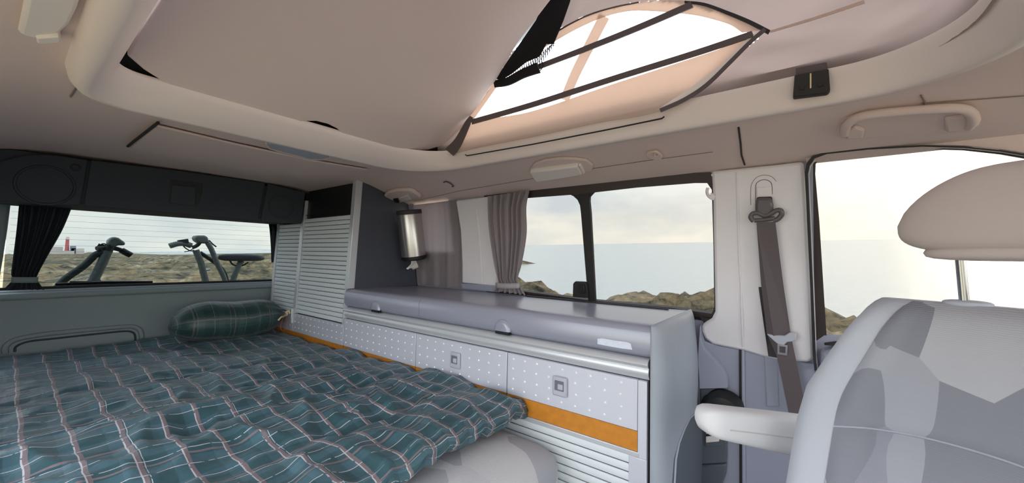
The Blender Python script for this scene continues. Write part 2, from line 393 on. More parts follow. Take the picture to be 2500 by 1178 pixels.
# headliner with the roof opening
IN = []                                                          # opening outline (x, y, outward offset of the bead)
def corner(cx_, cy_, r, a0, a1, n):
    return [(cx_+r*math.cos(math.radians(lerp(a0, a1, i/n))), cy_+r*math.sin(math.radians(lerp(a0, a1, i/n)))) for i in range(n+1)]
X0, X1, Y0, Y1 = -1.288, .235, .137, 1.088
o1 = corner(X1-.16, Y1-.16, .16, 0, 90, 12); o2 = corner(X0+.19, Y1-.19, .19, 90, 180, 14)
o3 = corner(X0+.05, Y0+.05, .05, 180, 270, 8); o4 = corner(X1-.1, Y0+.1, .1, 270, 360, 8)
def seg(a, b, n): return [(lerp(a[0], b[0], i/n), lerp(a[1], b[1], i/n)) for i in range(1, n)]
OUT = o1+seg(o1[-1], o2[0], 40)+o2+seg(o2[-1], o3[0], 26)+o3+seg(o3[-1], o4[0], 40)+o4+seg(o4[-1], o1[0], 20)
nO = len(OUT); NRM = []
for i in range(nO):
    a = Vector(OUT[(i-1) % nO]); c = Vector(OUT[(i+1) % nO]); t = (c-a).normalized(); NRM.append(Vector((t.y, -t.x)))
def off_at(i):
    n = NRM[i]; o = 0
    o += .075*max(0, -n.x)**2; o += .012*max(0, n.y)**2; o += .03*max(0, -n.y)**2; o += .04*max(0, n.x)**2
    return o
OFF = [off_at(i) for i in range(nO)]
RINGS = [(0, .0, 1.602), (0, .0, 1.59), (.1, .004, 1.578), (.45, .004, 1.552), (.85, .004, 1.536), (1, .006, 1.530), (1, .010, 1.528), (1, .030, 1.530), (1, .042, 1.545), (1, .052, 1.585)]
V = []; F = []
for k, (fo, ad, z) in enumerate(RINGS):
    for i in range(nO):
        d = OFF[i]*fo+ad; V.append((OUT[i][0]+NRM[i].x*d, OUT[i][1]+NRM[i].y*d, z))
for k in range(len(RINGS)-1):
    for i in range(nO): F.append((k*nO+i, k*nO+(i+1) % nO, (k+1)*nO+(i+1) % nO, (k+1)*nO+i))
struct(mesh('trim_1', V, F, 'rim', smooth=True))['label'] = 'pale moulded bead around the roof opening'
BX0, BX1, BY0, BY1 = -2.95, 1.45, 2*YC-1.475, 1.475
V = []; F = []; NR = 26
for k in range(NR+1):
    for i in range(nO):
        p = Vector(OUT[i])+NRM[i]*(OFF[i]+.046); c = Vector(((X0+X1)/2, (Y0+Y1)/2))
        d = p-c
        tx = ((BX1-c.x)/d.x if d.x > 0 else (BX0-c.x)/d.x) if abs(d.x) > 1e-6 else 1e9
        ty = ((BY1-c.y)/d.y if d.y > 0 else (BY0-c.y)/d.y) if abs(d.y) > 1e-6 else 1e9
        q = c+d*min(tx, ty); t = (k/NR); r = p.lerp(q, t); z = zc(r.y)
        V.append((r.x, r.y, z))
for k in range(NR):
    for i in range(nO): F.append((k*nO+i, k*nO+(i+1) % nO, (k+1)*nO+(i+1) % nO, (k+1)*nO+i))
ce = struct(mesh('ceiling', V, F, 'headliner', smooth=True))
ce['label'] = 'warm grey cloth headliner'
# fill the corners that the radial rays skip
for nm, (xa, xb), (ya, yb) in (('a', (-2.95, -1.3), (1.0, 1.475)), ('b', (-2.95, -1.3), (BY0, .3)), ('c', (.3, 1.45), (1.0, 1.475)), ('d', (.3, 1.45), (BY0, .3))):
    struct(grid('ceiling', lambda s, t: (lerp(xa, xb, s), lerp(ya, yb, t), zc(lerp(ya, yb, t))+.006), 4, 30, 'headliner'))
# outer roof skin so that daylight only enters by windows, doors and the tent
def skin(s, t): y = lerp(BY0-.1, BY1+.1, t); return (s, y, zc(max(BY0, min(BY1, y)))+.07)
xs_ = (-3.05, X0-.05); struct(grid('ceiling', lambda s, t: skin(lerp(-3.0, X0-.03, s), t), 2, 20, 'body_paint'))
struct(grid('ceiling', lambda s, t: skin(lerp(X1+.03, 1.45, s), t), 2, 20, 'body_paint'))
struct(grid('ceiling', lambda s, t: (lerp(X0-.05, X1+.05, s), lerp(Y1+.03, BY1+.1, t), zc(min(BY1, lerp(Y1+.03, BY1+.1, t)))+.07), 2, 8, 'body_paint'))
struct(grid('ceiling', lambda s, t: (lerp(X0-.05, X1+.05, s), lerp(BY0-.1, Y0-.03, t), zc(max(BY0, lerp(BY0-.1, Y0-.03, t)))+.07), 2, 8, 'body_paint'))
# raised panel behind the roof opening and headliner seams
P = [oC(*p, .004) for p in ((383, 302), (315, 356), (480, 392), (660, 421), (797, 433), (899, 411), (760, 388), (560, 344))]
struct(plate('trim_2', P, (0, 0, -1), .008, 'headliner', b=.004))
tube('seam', [oC(*p, .012) for p in ((386, 299), (318, 352), (312, 357))], .0045, 'rubber', ce)
def seamline(px, r=.0016, off=.002, m='seamc', pl=None): return tube('seam', [(pl or oC)(*p, off) for p in px], r, m, ce, seg=6)
seamline([(1010, 492), (1120, 466), (1300, 436), (1450, 411), (1600, 389), (1740, 371)], .0010)
seamline([(1803, 311), (1808, 350), (1810, 378), (1818, 402)], .0026, m='rubber')
seamline([(2248, 232), (2258, 250), (2252, 262)], .0016)
seamline([(2250, 252), (2380, 243), (2500, 234)], .0012)
seamline([(172, 236), (320, 5)], .002)

# C pillar, B pillar and side trims (light mouldings on the wall)
cp = struct(plate('trim_3', [oW(*p) for p in ((1117, 489), (1128, 560), (1132, 640), (1132, 689), (1215, 697), (1222, 640), (1212, 560), (1205, 478))], WN, .014, 'trim_light', b=.008))
plate('pillar_base', [oW(*p) for p in ((1130, 690), (1131, 703), (1218, 712), (1218, 696))], WN, .012, 'trim_grey', cp, b=.003)
plate('pillar_ridge', [oW(*p, .013) for p in ((1161, 512), (1166, 560), (1172, 640), (1174, 692), (1178, 692), (1176, 640), (1170, 560), (1164, 512))], WN, .004, 'trim_light', cp, b=.002)
bp_px = [(1739, 418), (1800, 412), (1900, 402), (1962, 394), (1970, 520), (1980, 700), (1988, 870), (1975, 879), (1945, 878), (1895, 873), (1865, 866), (1815, 851), (1770, 842), (1742, 836), (1724, 822), (1716, 806), (1715, 790), (1727, 781), (1740, 773), (1748, 757), (1747, 700), (1744, 560), (1743, 480)]
bpil = struct(plate('trim_4', [oW(*p) for p in bp_px], WN, .02, 'trim_light', b=.012))
plate('pillar_ridge', [oW(*p, .019) for p in ((1797, 420), (1800, 560), (1806, 700), (1812, 845), (1817, 846), (1812, 700), (1806, 560), (1803, 420))], WN, .005, 'trim_light', bpil, b=.002)
# lower side trim in blue grey beside the galley end
lt = struct(plate('trim_5', [oW(*p) for p in ((1712, 790), (1722, 830), (1760, 842), (1815, 851), (1865, 866), (1990, 885), (2010, 1300), (1690, 1300))], WN, .012, 'trim_grey', b=.004))
plate('groove', [oW(*p, .0135) for p in ((1804, 850), (1811, 851), (1813, 1300), (1806, 1300))], WN, .002, 'rubber', lt)
plate('rib', [oW(*p, .013) for p in ((1811, 851), (1818, 852), (1822, 1300), (1813, 1300))], WN, .012, 'trim_grey', lt, b=.003)
plate('ledge', [oW(*p, .013) for p in ((1713, 790), (1713, 815), (1723, 845), (1745, 868), (1768, 895), (1777, 915), (1779, 937), (1712, 939), (1708, 860))], WN, .03, 'trim_grey', lt, b=.01)
plate('cover', [oW(*p, .013) for p in ((1712, 941), (1778, 938), (1776, 1121), (1712, 1125))], WN, .022, 'trim_dark', lt, b=.005)
plate('cover', [oW(*p, .013) for p in ((1712, 1127), (1776, 1123), (1774, 1150), (1766, 1172), (1750, 1300), (1712, 1300))], WN, .022, 'trim_dark', lt, b=.005)
plate('belt_slot', [oW(*p, .012) for p in ((1866, 860), (1897, 866), (1902, 990), (1872, 990))], WN, .004, 'trim_grey', lt, b=.003)

# ---- sliding side window
w1 = struct(thing('window_1', 'dark framed sliding side window above the galley', None, tuple(oW(1500, 740)))); 
def frame_ring(name, outer, inner, off, th, m, parent, closed=True):
    n = len(outer); A = [oW(*p, off) for p in outer]; B = [oW(*p, off) for p in inner]
    nv = WN*th; V = A+B+[a+nv for a in A]+[b+nv for b in B]; F = []
    for i in range(n if closed else n-1):
        j = (i+1) % n
        F += [(i, j, n+j, n+i), (2*n+i, 3*n+i, 3*n+j, 2*n+j), (i, 2*n+i, 2*n+j, j), (n+i, n+j, 3*n+j, 3*n+i)]
    return mesh(name, V, F, m, parent)
outer = [(1190, 476), (1300, 464), (1420, 452), (1560, 437), (1700, 421), (1738, 420), (1745, 440), (1748, 600), (1750, 752), (1745, 775), (1640, 762), (1440, 742), (1290, 722), (1195, 712), (1192, 600)]
inner = [(1205, 492), (1300, 482), (1420, 473), (1560, 457), (1700, 446), (1730, 446), (1741, 462), (1745, 600), (1747, 742), (1741, 760), (1640, 746), (1440, 728), (1290, 708), (1207, 700), (1205, 600)]
frame_ring('window_frame', outer, inner, -.025, .026, 'frame_brown', w1)
plate('window_divider', [oW(*p, -.02) for p in ((1418, 470), (1441, 468), (1446, 520), (1457, 728), (1458, 738), (1440, 736), (1432, 640), (1424, 540))], WN, .018, 'rubber', w1, b=.003)
lo_px = [(1420, 474), (1404, 471), (1390, 472), (1403, 478), (1413, 487), (1419, 500), (1424, 540)]
plate('frame_corner', [oW(*p, -.019) for p in lo_px], WN, .012, 'rubber', w1)
plate('frame_corner', [oW(*p, -.019) for p in ((1440, 468), (1470, 462), (1452, 470), (1443, 480), (1442, 500))], WN, .012, 'rubber', w1)
for nm, px in (('pane', [(1203, 488), (1422, 468), (1448, 732), (1205, 706)]), ('pane', [(1438, 466), (1746, 440), (1750, 764), (1452, 732)])):
    plate(nm, [oW(*p, -.028) for p in px], WN, .003, 'pane', w1)
lk = plate('window_latch', [oW(*p, -.004) for p in ((1403, 690), (1407, 685), (1432, 686), (1437, 692), (1440, 725), (1402, 722))], WN, .018, 'rubber', w1, b=.004)
plate('thumb_grip', [oW(*p, .014) for p in ((1412, 694), (1428, 695), (1430, 716), (1413, 714))], WN, .008, 'black', lk, b=.003)
plate('window_sill', [oW(*p, -.004) for p in ((1205, 708), (1290, 716), (1440, 737), (1745, 775), (1742, 783), (1722, 786), (1705, 766), (1440, 742), (1290, 722), (1205, 714))], WN, .012, 'rubber', w1)

# ---- cab door window
w2 = struct(thing('window_2', 'cab door window with dark rubber seal', None, tuple(oW(2010, 860))))
so = [(1988, 900), (1984, 860), (1978, 700), (1970, 540), (1965, 420), (1969, 398), (1984, 380), (2015, 371), (2120, 361), (2250, 354), (2350, 357), (2440, 366), (2560, 386)]
si = [(1994, 900), (1990, 860), (1984, 700), (1977, 540), (1972, 424), (1976, 404), (1988, 387), (2018, 376), (2120, 365), (2250, 358), (2350, 361), (2440, 370), (2560, 390)]
sg = [(2024, 900), (2019, 840), (2010, 700), (2000, 540), (1990, 424), (1991, 400), (1999, 389), (2025, 381), (2120, 371), (2250, 364), (2350, 367), (2440, 377), (2560, 398)]
ht_ = [(a, b-1) for a, b in so[5:]]
plate('header_trim', [oW(*p, -.01) for p in [(1962, 340)]+ht_+[(2560, 300)]], WN, .024, 'headliner', w2)
frame_ring('seal', so, si, .020, .012, 'rubber', w2, False)
frame_ring('door_frame', si, sg, -.03, .018, 'frame_brown', w2, False)
frame_ring('seal_lip', [(a+1.5, b+1) for a, b in si], [(a+4, b+2.4) for a, b in si], -.01, .012, 'trim_light', w2, False)
plate('pane', [oW(*p, -.034) for p in ((1985, 380), (2250, 350), (2700, 380), (2700, 900), (2020, 900))], WN, .003, 'pane', w2)
dp = struct(plate('door_1', [oW(*p, -.03) for p in ((2002, 842), (2040, 834), (2140, 836), (2700, 850), (2700, 1400), (2005, 1400))], WN, .06, 'trim_grey', b=.01))
dp['label'] = 'grey cab door panel below the window'
plate('belt_line_seal', [oW(*p, .0) for p in ((2012, 836), (2040, 838), (2600, 850), (2600, 842), (2040, 832))], WN, .02, 'rubber', dp)

# ---- tailgate
wr = struct(box('wall_rear', (-2.97, -.42, -.04), (-2.90, 1.6, .972), 'tail_grey', b=.012))
wr['label'] = 'dark grey tailgate lining below the rear window'
box('sill_ledge', (-2.91, -.4, .93), (-2.872, 1.12, .962), 'tail_grey', wr, b=.012)
box('header', (-2.97, -.42, 1.385), (-2.9, 1.6, 1.6), 'tail_grey', wr)
arc = [oX(*p, -2.897) for p in ((12, 862), (14, 845), (40, 828), (110, 815), (220, 804), (300, 797), (326, 797), (342, 806), (346, 826), (340, 850))]
tube('pull_recess', arc, .011, 'tail_grey', wr, smoothk=4)
arc2 = [oX(*p, -2.899) for p in ((36, 858), (40, 845), (70, 833), (130, 826), (230, 815), (300, 808), (322, 810), (330, 820), (330, 850))]
tube('pull_groove', arc2, .0045, 'cab_dark', wr, smoothk=4)
w3 = struct(thing('window_3', 'rear window with fine heating wires', None, (-2.9, .55, .97)))
def rp_(y, z): return (-2.955+.22*(z-.97), y, z)
plate('pane', [rp_(.0, .95), rp_(1.3, .95), rp_(1.3, 1.42), rp_(.0, 1.42)], (1, 0, 0), .003, 'pane_rear', w3)
V = []; F = []
for i in range(13):
    z = 1.005+i*.03; a = rp_(.01, z); b = rp_(1.25, z+.004)
    k = len(V)
    for q in (a, b):
        for dz in (-.0004, .0004): V.append((q[0]+.006, q[1], q[2]+dz))
    F.append((k, k+1, k+3, k+2))
hw = mesh('heating_wire', V, F, 'strap', w3); hw['kind'] = 'stuff'
plate('window_frame', [rp_(-.42, .94), rp_(1.6, .94), rp_(1.6, .985), rp_(-.42, .985)], (1, 0, 0), .012, 'rubber', w3)
dpil = struct(plate('trim_6', [oX(*p, -2.86) for p in ((-60, 488), (27, 489), (18, 560), (9, 620), (2, 660), (-4, 710), (-60, 710))], (1, 0, 0), .03, 'tail_grey', b=.01))
struct(plate('trim_7', [(-2.86, 1.13, .96), (-2.86, 1.6, .96), (-2.86, 1.6, 1.5), (-2.86, 1.10, 1.5)], (1, 0, 0), .03, 'tail_grey', b=.01))

# ================================================================== GALLEY
FY = 1.10
gal = thing('galley_cabinet', 'grey and aluminium galley cabinet with dotted doors along the window side', 'cabinet', (-1.13, 1.3, 0))
box('carcass', (-1.92, FY+.004, .02), (-.345, 1.53, .888), 'panel_dark', gal)
prof = [(FY+.02, .892), (FY-.004, .891), (FY-.014, .886), (FY-.018, .877), (FY-.012, .869), (FY-.006, .866), (FY-.010, .858), (FY-.010, .848), (FY-.004, .840), (FY+.0, .834), (FY+.02, .832)]
def extr(name, prof, xa, xb, m, parent, smooth=True):
    n = len(prof); V = [(xa, y, z) for y, z in prof]+[(xb, y, z) for y, z in prof]
    F = [(i, (i+1) % n, n+(i+1) % n, n+i) for i in range(n)]+[tuple(range(n)), tuple(range(2*n-1, n-1, -1))]
    return mesh(name, V, F, m, parent, smooth=smooth, angle=40)
extr('top_rail', prof, -1.925, -.342, 'alu', gal)
def dots(parent, xa, xb, zs, dx, y, r=.0042, skip=None):
    V = []; F = []; i = 0
    for kz, z in enumerate(zs):
        x = xa+dx*(.55 if kz % 2 == 0 else .50)
        while x < xb-.01:
            if not (skip and skip[0] < x < skip[1] and skip[2] < z < skip[3]):
                k = len(V); V.append((x, y-.0028, z))
                for q in range(8): V.append((x+r*.6*math.cos(q*math.pi/4), y-.0022, z+r*.6*math.sin(q*math.pi/4)))
                for q in range(8): V.append((x+r*math.cos(q*math.pi/4), y+.0005, z+r*math.sin(q*math.pi/4)))
                for q in range(8):
                    p = (q+1) % 8; F.append((k, k+1+q, k+1+p)); F.append((k+1+q, k+9+q, k+9+p, k+1+p))
            x += dx
    o = mesh('embossed_dots', V, F, 'dot', parent, smooth=True); o['kind'] = 'stuff'; return o
def latch(parent, x, z):
    q = box('latch_plate', (x-.026, FY-.024, z-.031), (x+.026, FY-.012, z+.031), 'latch', parent, b=.009, seg=3)
    box('latch_recess', (x-.016, FY-.0262, z-.012), (x+.017, FY-.0225, z+.019), 'latch_dark', q, b=.003)
    box('latch_paddle', (x-.004, FY-.029, z-.008), (x+.015, FY-.0225, z+.010), 'latch', q, b=.003)
    return q
for xa, xb, lx in ((-1.918, -1.337, None), (-1.333, -.837, -1.087), (-.833, -.372, -.617)):
    d = box('door', (xa, FY-.012, .690), (xb, FY+.003, .831), 'alu_sheet', gal, b=.0015)
    dots(d, xa, xb, (.814, .781, .746, .711), .0485, FY-.012, skip=(lx-.035, lx+.035, .72, .80) if lx else None)
    if lx: latch(d, lx, .762)
    box('edge_band', (xa, FY-.011, .634), (xb, FY+.003, .689), 'orange', d)
box('frame_rail', (-1.30, FY-.014, .618), (-.366, FY+.003, .633), 'alu', gal, b=.002)
box('frame_post', (-.396, FY-.0125, .04), (-.345, FY+.003, .618), 'alu_sheet', gal, b=.002)
box('frame_post', (-.371, FY-.0125, .618), (-.345, FY+.003, .831), 'alu_sheet', gal, b=.002)
tam = box('shutter', (-1.30, FY-.002, .05), (-.397, FY+.003, .616), 'rubber', gal); tam['label'] = 'roll shutter of horizontal aluminium slats'
def slat_mesh(xa, xb, h, ya):
    pr = [(ya+.008, 0), (ya+.0005, .0006), (ya-.0008, h*.2), (ya-.0012, h*.5), (ya-.0008, h*.8), (ya+.0005, h-.0006), (ya+.008, h)]
    n = len(pr); V = [(xa, y, z) for y, z in pr]+[(xb, y, z) for y, z in pr]
    return V, [(i, i+1, n+i+1, n+i) for i in range(n-1)]+[tuple(range(n)), tuple(range(2*n-1, n-1, -1))]
def slats(parent, xa, xb, z0, n, pitch, lean, m='alu_slat'):
    V, F = slat_mesh(xa, xb, pitch-.0026, FY-.006); s0 = None
    for i in range(n):
        if s0 is None:
            s0 = mesh('slat', V, F, m, parent, smooth=True, angle=50); o = s0
        else:
            o = s0.copy(); COL.objects.link(o)
        z = z0+i*pitch; o.location = (0, lean(z), z)
slats(tam, -1.30, -.397, .068, 22, .025, lambda z: 0)
# worktop in two lids
wt = thing('worktop', 'grey moulded worktop with two lift lids on the galley cabinet', 'worktop', (-1.13, 1.3, .9))
def lid(xa, xb, half):
    pr = [(1.548, .93), (1.548, .983), (1.13, .9865), (1.108, .985), (1.095, .978), (1.089, .966), (1.087, .925), (1.088, .912), (1.093, .905), (1.105, .895), (1.13, .893)]
    o = extr('lid', pr, xa, xb, 'worktop', wt)
    c = half; V = []; F = []; n = 18; r = .037; z0 = .905
    # half-round finger pull bulging from the front lip
    for i in range(n+1):
        a = math.pi*i/n
        for j, (q, dy) in enumerate(((1.0, -.0005), (.93, -.007), (.6, -.0095), (0, -.0095))):
            V.append((c+r*q*math.cos(a), 1.0875+dy, z0+r*q*math.sin(a)*1.15))
    for i in range(n):
        for j in range(3): F.append((i*4+j, (i+1)*4+j, (i+1)*4+j+1, i*4+j+1))
    p = mesh('finger_pull', V, F, 'worktop', o, smooth=True)
    box('pull_slot', (c-.030, 1.083, .8935), (c+.030, 1.10, .9045), 'black', p)
    return o
lid(-1.922, -1.322, -1.638); ld2 = lid(-1.320, -.336, -.858)
# worn sticker strip on the lip
lab = plate('worn_sticker', [oY(*p, 1.0865) for p in ((1459, 826), (1470, 825), (1500, 830), (1530, 834), (1540, 838), (1544, 853), (1520, 850), (1490, 845), (1459, 839))], (0, -1, 0), .0012, 'sticker')
tag(lab, 'worn white sticker strip stuck on the front lip of the worktop', 'sticker')
# slim trim strips along the back of the worktop
tb = plate('vent_strip', [(-1.05, 1.50, .9845), (-.40, 1.50, .9845), (-.40, 1.515, .9845), (-1.05, 1.515, .9845)], (0, 0, 1), .004, 'rubber')
tag(tb, 'thin dark strip along the back of the worktop under the sliding window', 'strip')
# moulded end panel with arched foot recess
ep = thing('end_panel', 'tall grey moulded end panel closing the galley beside the cab seat', 'panel', (-.3, 1.3, 0))
XE = -.336
def endsec(z):                                                   # outline in X over Y at height z
    bulge = .028*sm(.99, .80, z)
    return bulge
V = []; F = []; zs = [.02, .2, .4, .55, .65, .72, .80, .88, .93, .96, .975, .983, .987]
secY = [(1.086, 0), (1.082, .006), (1.084, .016), (1.094, .030), (1.12, .040), (1.18, .046), (1.3, .048), (1.42, .046), (1.52, .036), (1.548, .020), (1.556, 0)]
for z in zs:
    k = 1.0 if z < .95 else math.sqrt(max(.02, 1-((z-.95)/.0375)**2))
    for y, x in secY:
        V.append((XE+x*(.35+.65*k)*(.62+.38*sm(.99, .8, z)), y+(.0 if z < .95 else .006*(1-k)), z))
n = len(secY)
def arch(y, z):
    return False
for i in range(len(zs)-1):
    for j in range(n-1):
        F.append((i*n+j, i*n+j+1, (i+1)*n+j+1, (i+1)*n+j))
F.append(tuple(range((len(zs)-1)*n, len(zs)*n)))
mesh('shell', V, F, 'end_grey', ep, smooth=True, angle=60)
XA = XE+.0475
apx = [(1648, 1300), (1647, 1178), (1650, 1120), (1658, 1080), (1670, 1048), (1684, 1020), (1698, 1007), (1712, 1003), (1714, 1100), (1708, 1300)]
rec = plate('foot_recess', [oX(*p, XA) for p in apx], (1, 0, 0), .002, 'trim_dark', ep)
tube('recess_rim', [oX(*p, XA+.001) for p in apx[:8]], .003, 'end_grey', ep)
stp = plate('step_cover', [Vector((max(-.282, q.x), q.y, q.z)) for q in [oZ(*p, .30) for p in ((1690, 1138), (1780, 1172), (1800, 1260), (1640, 1260))]], (0, 0, -1), .28, 'trim_grey', b=.01)
tag(stp, 'low grey step cover on the floor at the foot of the galley end', 'cover')

# ================================================================== WARDROBE
wd = thing('wardrobe', 'tall wardrobe with aluminium roll shutters in the rear corner', 'wardrobe', (-2.37, 1.32, 0))
def lean(z): return .048*(z-.80)
def lbox(name, xa, xb, za, zb, ya, yb, m, parent, b=0):
    P = [(xa, FY+ya+lean(za), za), (xb, FY+ya+lean(za), za), (xb, FY+ya+lean(zb), zb), (xa, FY+ya+lean(zb), zb)]
    return plate(name, P, (0, 1, 0), yb-ya, m, parent, b)
lbox('carcass', -2.86, -1.925, .02, 1.55, .012, .35, 'panel_dark', wd)
sp = [(1.125, .984), (1.128, 1.30), (1.134, 1.562), (1.17, 1.563), (1.22, 1.550), (1.297, 1.524), (1.40, 1.494), (1.462, 1.475), (1.470, 1.44), (1.50, 1.25), (1.545, .984)]
plate('side_panel', [(-1.912, y, z) for y, z in sp], (1, 0, 0), .014, 'panel_dark', wd, b=.002)['label'] = 'dark grey side panel with curved top'
lbox('post', -1.930, -1.896, .988, 1.566, -.020, .018, 'alu', wd, .002)
lbox('post_foot', -1.934, -1.924, .80, .988, -.016, .012, 'alu', wd, .001)
lbox('post', -2.512, -2.478, .80, 1.50, -.014, .02, 'alu', wd, .002)
lbox('post', -2.858, -2.834, .75, 1.40, -.014, .02, 'alu', wd, .002)
lbox('top_panel', -2.478, -1.93, 1.388, 1.56, .006, .012, 'black', wd)
lbox('top_rail', -2.478, -1.93, 1.405, 1.409, -.002, .01, 'rubber', wd)
for xa, xb, z1 in ((-2.476, -1.932, 23), (-2.832, -2.514, 22)):
    sh = lbox('shutter', xa, xb, .80, .80+z1*.0252+.004, .004, .012, 'rubber', wd); sh['label'] = 'roll shutter of horizontal aluminium slats'
    slats(sh, xa, xb, .805, z1, .0252, lean)
for xa, xb in ((-2.50, -1.925), (-2.858, -2.505)):
    d = box('base_panel', (xa, FY-.012, .690), (xb, FY+.003, .799), 'alu_sheet', wd, b=.0015)
    dots(d, xa, xb, (.787, .752, .717) if xa > -2.6 else (.772, .722), .0485, FY-.012)
    box('edge_band', (xa, FY-.011, .634), (xb, FY+.003, .689), 'orange', d)
box('catch', (-2.520, FY-.024, .74), (-2.502, FY-.004, .83), 'alu', wd, b=.003)
box('catch', (-2.862, FY-.022, .80), (-2.848, FY-.004, .85), 'alu', wd, b=.003)

# ================================================================== REAR UPPER CABINET
uc = thing('rear_locker', 'dark overhead locker with round speakers above the rear window', 'cabinet', (-2.68, .55, 1.36))
XF = -2.46
ct = [oX(*p, XF) for p in ((-40, 402), (0, 394), (40, 383), (70, 378), (110, 377), (150, 380), (216, 389))]
body = [(XF-.012, -.36, 1.362), (XF-.012, 1.10, 1.362), (XF-.012, 1.10, 1.562), (XF-.012, .20, 1.562)]
plate('body', [(XF-.014, p[1], p[2]) for p in ((0, -.36, 1.362), (0, 1.096, 1.362), (0, 1.096, 1.555), (0, .0, 1.555), (0, -.2, 1.50), (0, -.36, 1.46))], (-1, 0, 0), .40, 'cab_dark', uc)
def face(name, px, th=.014): return plate(name, [oX(*p, XF-.014) for p in px], (1, 0, 0), th, 'cab_dark', uc, b=.005)
sl = face('speaker_panel', [(-60, 488), (195, 503), (214, 391), (150, 381), (110, 377), (70, 378), (40, 383), (0, 395), (-60, 412)])
sd = face('locker_door', [(203, 503), (400, 519), (628, 540), (646, 446), (440, 417), (221, 391)])
sr = face('speaker_panel', [(634, 541), (734, 546), (744, 470), (652, 447)])
def ring(name, c, r, rr, m, parent, n=36):
    c = Vector(c); return tube(name, [c+Vector((0, r*math.cos(2*math.pi*i/n), r*math.sin(2*math.pi*i/n))) for i in range(n)], rr, m, parent, closed=True, seg=6)
c1 = oX(112, 452, XF); c2 = oX(688, 504, XF)
ring('speaker_ring', c1, .078, .005, 'cab_dark', sl); ring('speaker_ring', c2, .068, .004, 'cab_dark', sr)
ring('knob_ring', oX(185, 408, XF), .013, .003, 'black', sl)
hp = [oX(*p, XF) for p in ((417, 437), (495, 447), (494, 470), (484, 503), (478, 503), (480, 455), (417, 447))]
plate('handle_recess', hp, (1, 0, 0), .002, 'black', sd)
plate('handle_flap', [oX(*p, XF) for p in ((418, 450), (478, 457), (475, 503), (414, 495))], (1, 0, 0), .010, 'cab_dark', sd, b=.004)

# ================================================================== BED
bb = thing('bench_bed', 'folded-down bench bed with pale patterned grey seat cushion', 'bed', (-1.7, .5, 0))
box('rear_platform', (-2.88, -.05, .02), (-1.25, 1.07, .541), 'trim_dark', bb, b=.01)
box('bench_base', (-1.24, -.05, .02), (-.66, 1.06, .40), 'trim_dark', bb, b=.02)
cushion('mattress', (-2.05, .51, .572), (.83, 0, 0), (0, .56, 0), (0, 0, .03), 'bench_pat', bb, .25, .2)
def cushfn(x, y, z): return (x, y, z)
cushion('seat_cushion', (-.905, .505, .505), (.335, 0, 0), (0, .575, 0), (0, 0, .118), 'bench_pat', bb, .55, .22, 28, 64)
# quilt
QX0, QX1, QY0, QY1 = -2.875, -.785, -.06, 1.083
SEAMS = [-2.62, -2.28, -1.97, -1.62, -1.30, -1.02]
def quilt_h(x, y):
    h = .060
    dmin = min(abs(x+.05*math.sin(3*y+s*5)+.04*noise.noise((y*2, s*3, 0))-s) for s in SEAMS)
    h += .022*(min(1, dmin/.13))**.6-.020
    p = Vector((x*3.1, y*3.1, 1.7)); h += .020*noise.noise(p)
    h += .020*(1-abs(noise.noise((x*4.2+y*2.5, y*4.6-x*1.5, 5.1))))**2*noise.noise((x*1.5, y*1.5, 9))*1.1
    q = noise.noise((x*6.5+y*5, y*7.5-x*3, 2.2)); h += .016*(1-abs(q)*2.2 if abs(q) < .45 else 0)*(0.35+.65*sm(-2.3, -1.2, x))
    h += .006*noise.noise((x*17, y*17, 3.3))
    e = min((y-QY0), (QY1-y)); h -= .010*(1-sm(0, .05, e))
    h -= .035*(1-sm(0, .08, x-QX0))
    return .628+h
NXq, NYq = 300, 150
FRONT = .085                                                     # rolled front hem
def quilt_fn(s, t):
    y = lerp(QY0, QY1, t); L_ = (QX1-QX0); tot = L_+FRONT*math.pi*.95
    d = s*tot; slant = .015*(QY1-y)
    if d <= L_:
        x = QX0+d; z = quilt_h(x, y); k = sm(-1.2, QX1, x)
        return (x+slant*k, y, z)
    a = (d-L_)/FRONT; R = .034+.006*noise.noise((y*9, 0, 0)); zt = quilt_h(QX1, y)
    x = QX1+math.sin(a)*R*1.35+.010*noise.noise((a*2, y*14, 3)); z = zt-R+math.cos(a)*R
    return (x+slant, y, z+.006*noise.noise((a*3, y*20, 7)))
qu = grid('quilt', quilt_fn, NXq, NYq, 'quilt', uvfn=lambda s, t: (s*2.44, t*1.15))
tag(qu, 'rumpled teal plaid quilt spread over the bench bed', 'quilt')
md = qu.modifiers.new('solid', 'SOLIDIFY'); md.thickness = .012; md.offset = -1
# stuffed bag used as pillow
bag = thing('stuff_bag', 'stuffed dark green plaid bag with gathered end lying at the head of the bed', 'pillow', (-2.62, .8, .68))
A = oX(412, 800, -2.60); B = oX(690, 800, -2.60)
def bagfn(s, t):
    a = 2*math.pi*t; y = lerp(A.y+.0, B.y, s)
    r = .116*(1-(abs(2*s-1))**3.2)**.5 if s < .5 else .116*max(.16, (1-(abs(2*s-1))**3.6)**.55)
    fold = 1+.06*sm(.72, 1, s)*math.sin(a*13)+.05*noise.noise((s*3, math.cos(a)*1.5, math.sin(a)*1.5))
    zz = math.sin(a)*r*1.02*fold; xx = math.cos(a)*r*1.25*fold
    if zz < 0: zz *= .85
    return (-2.62+xx, y, .772+zz+.006*math.sin(s*9))
grid('bag_body', bagfn, 48, 64, 'bag', bag, uvfn=lambda s, t: (s*.62, t*.72))
E_ = Vector((-2.56, B.y-.02, .775))
tube('drawstring', [E_+Vector(p) for p in ((0, .0, .0), (.05, -.02, -.01), (.065, -.035, -.05), (.05, -.015, -.075), (.045, .0, -.04), (.03, .01, .0))], .003, 'cordbrown', bag, smoothk=5)
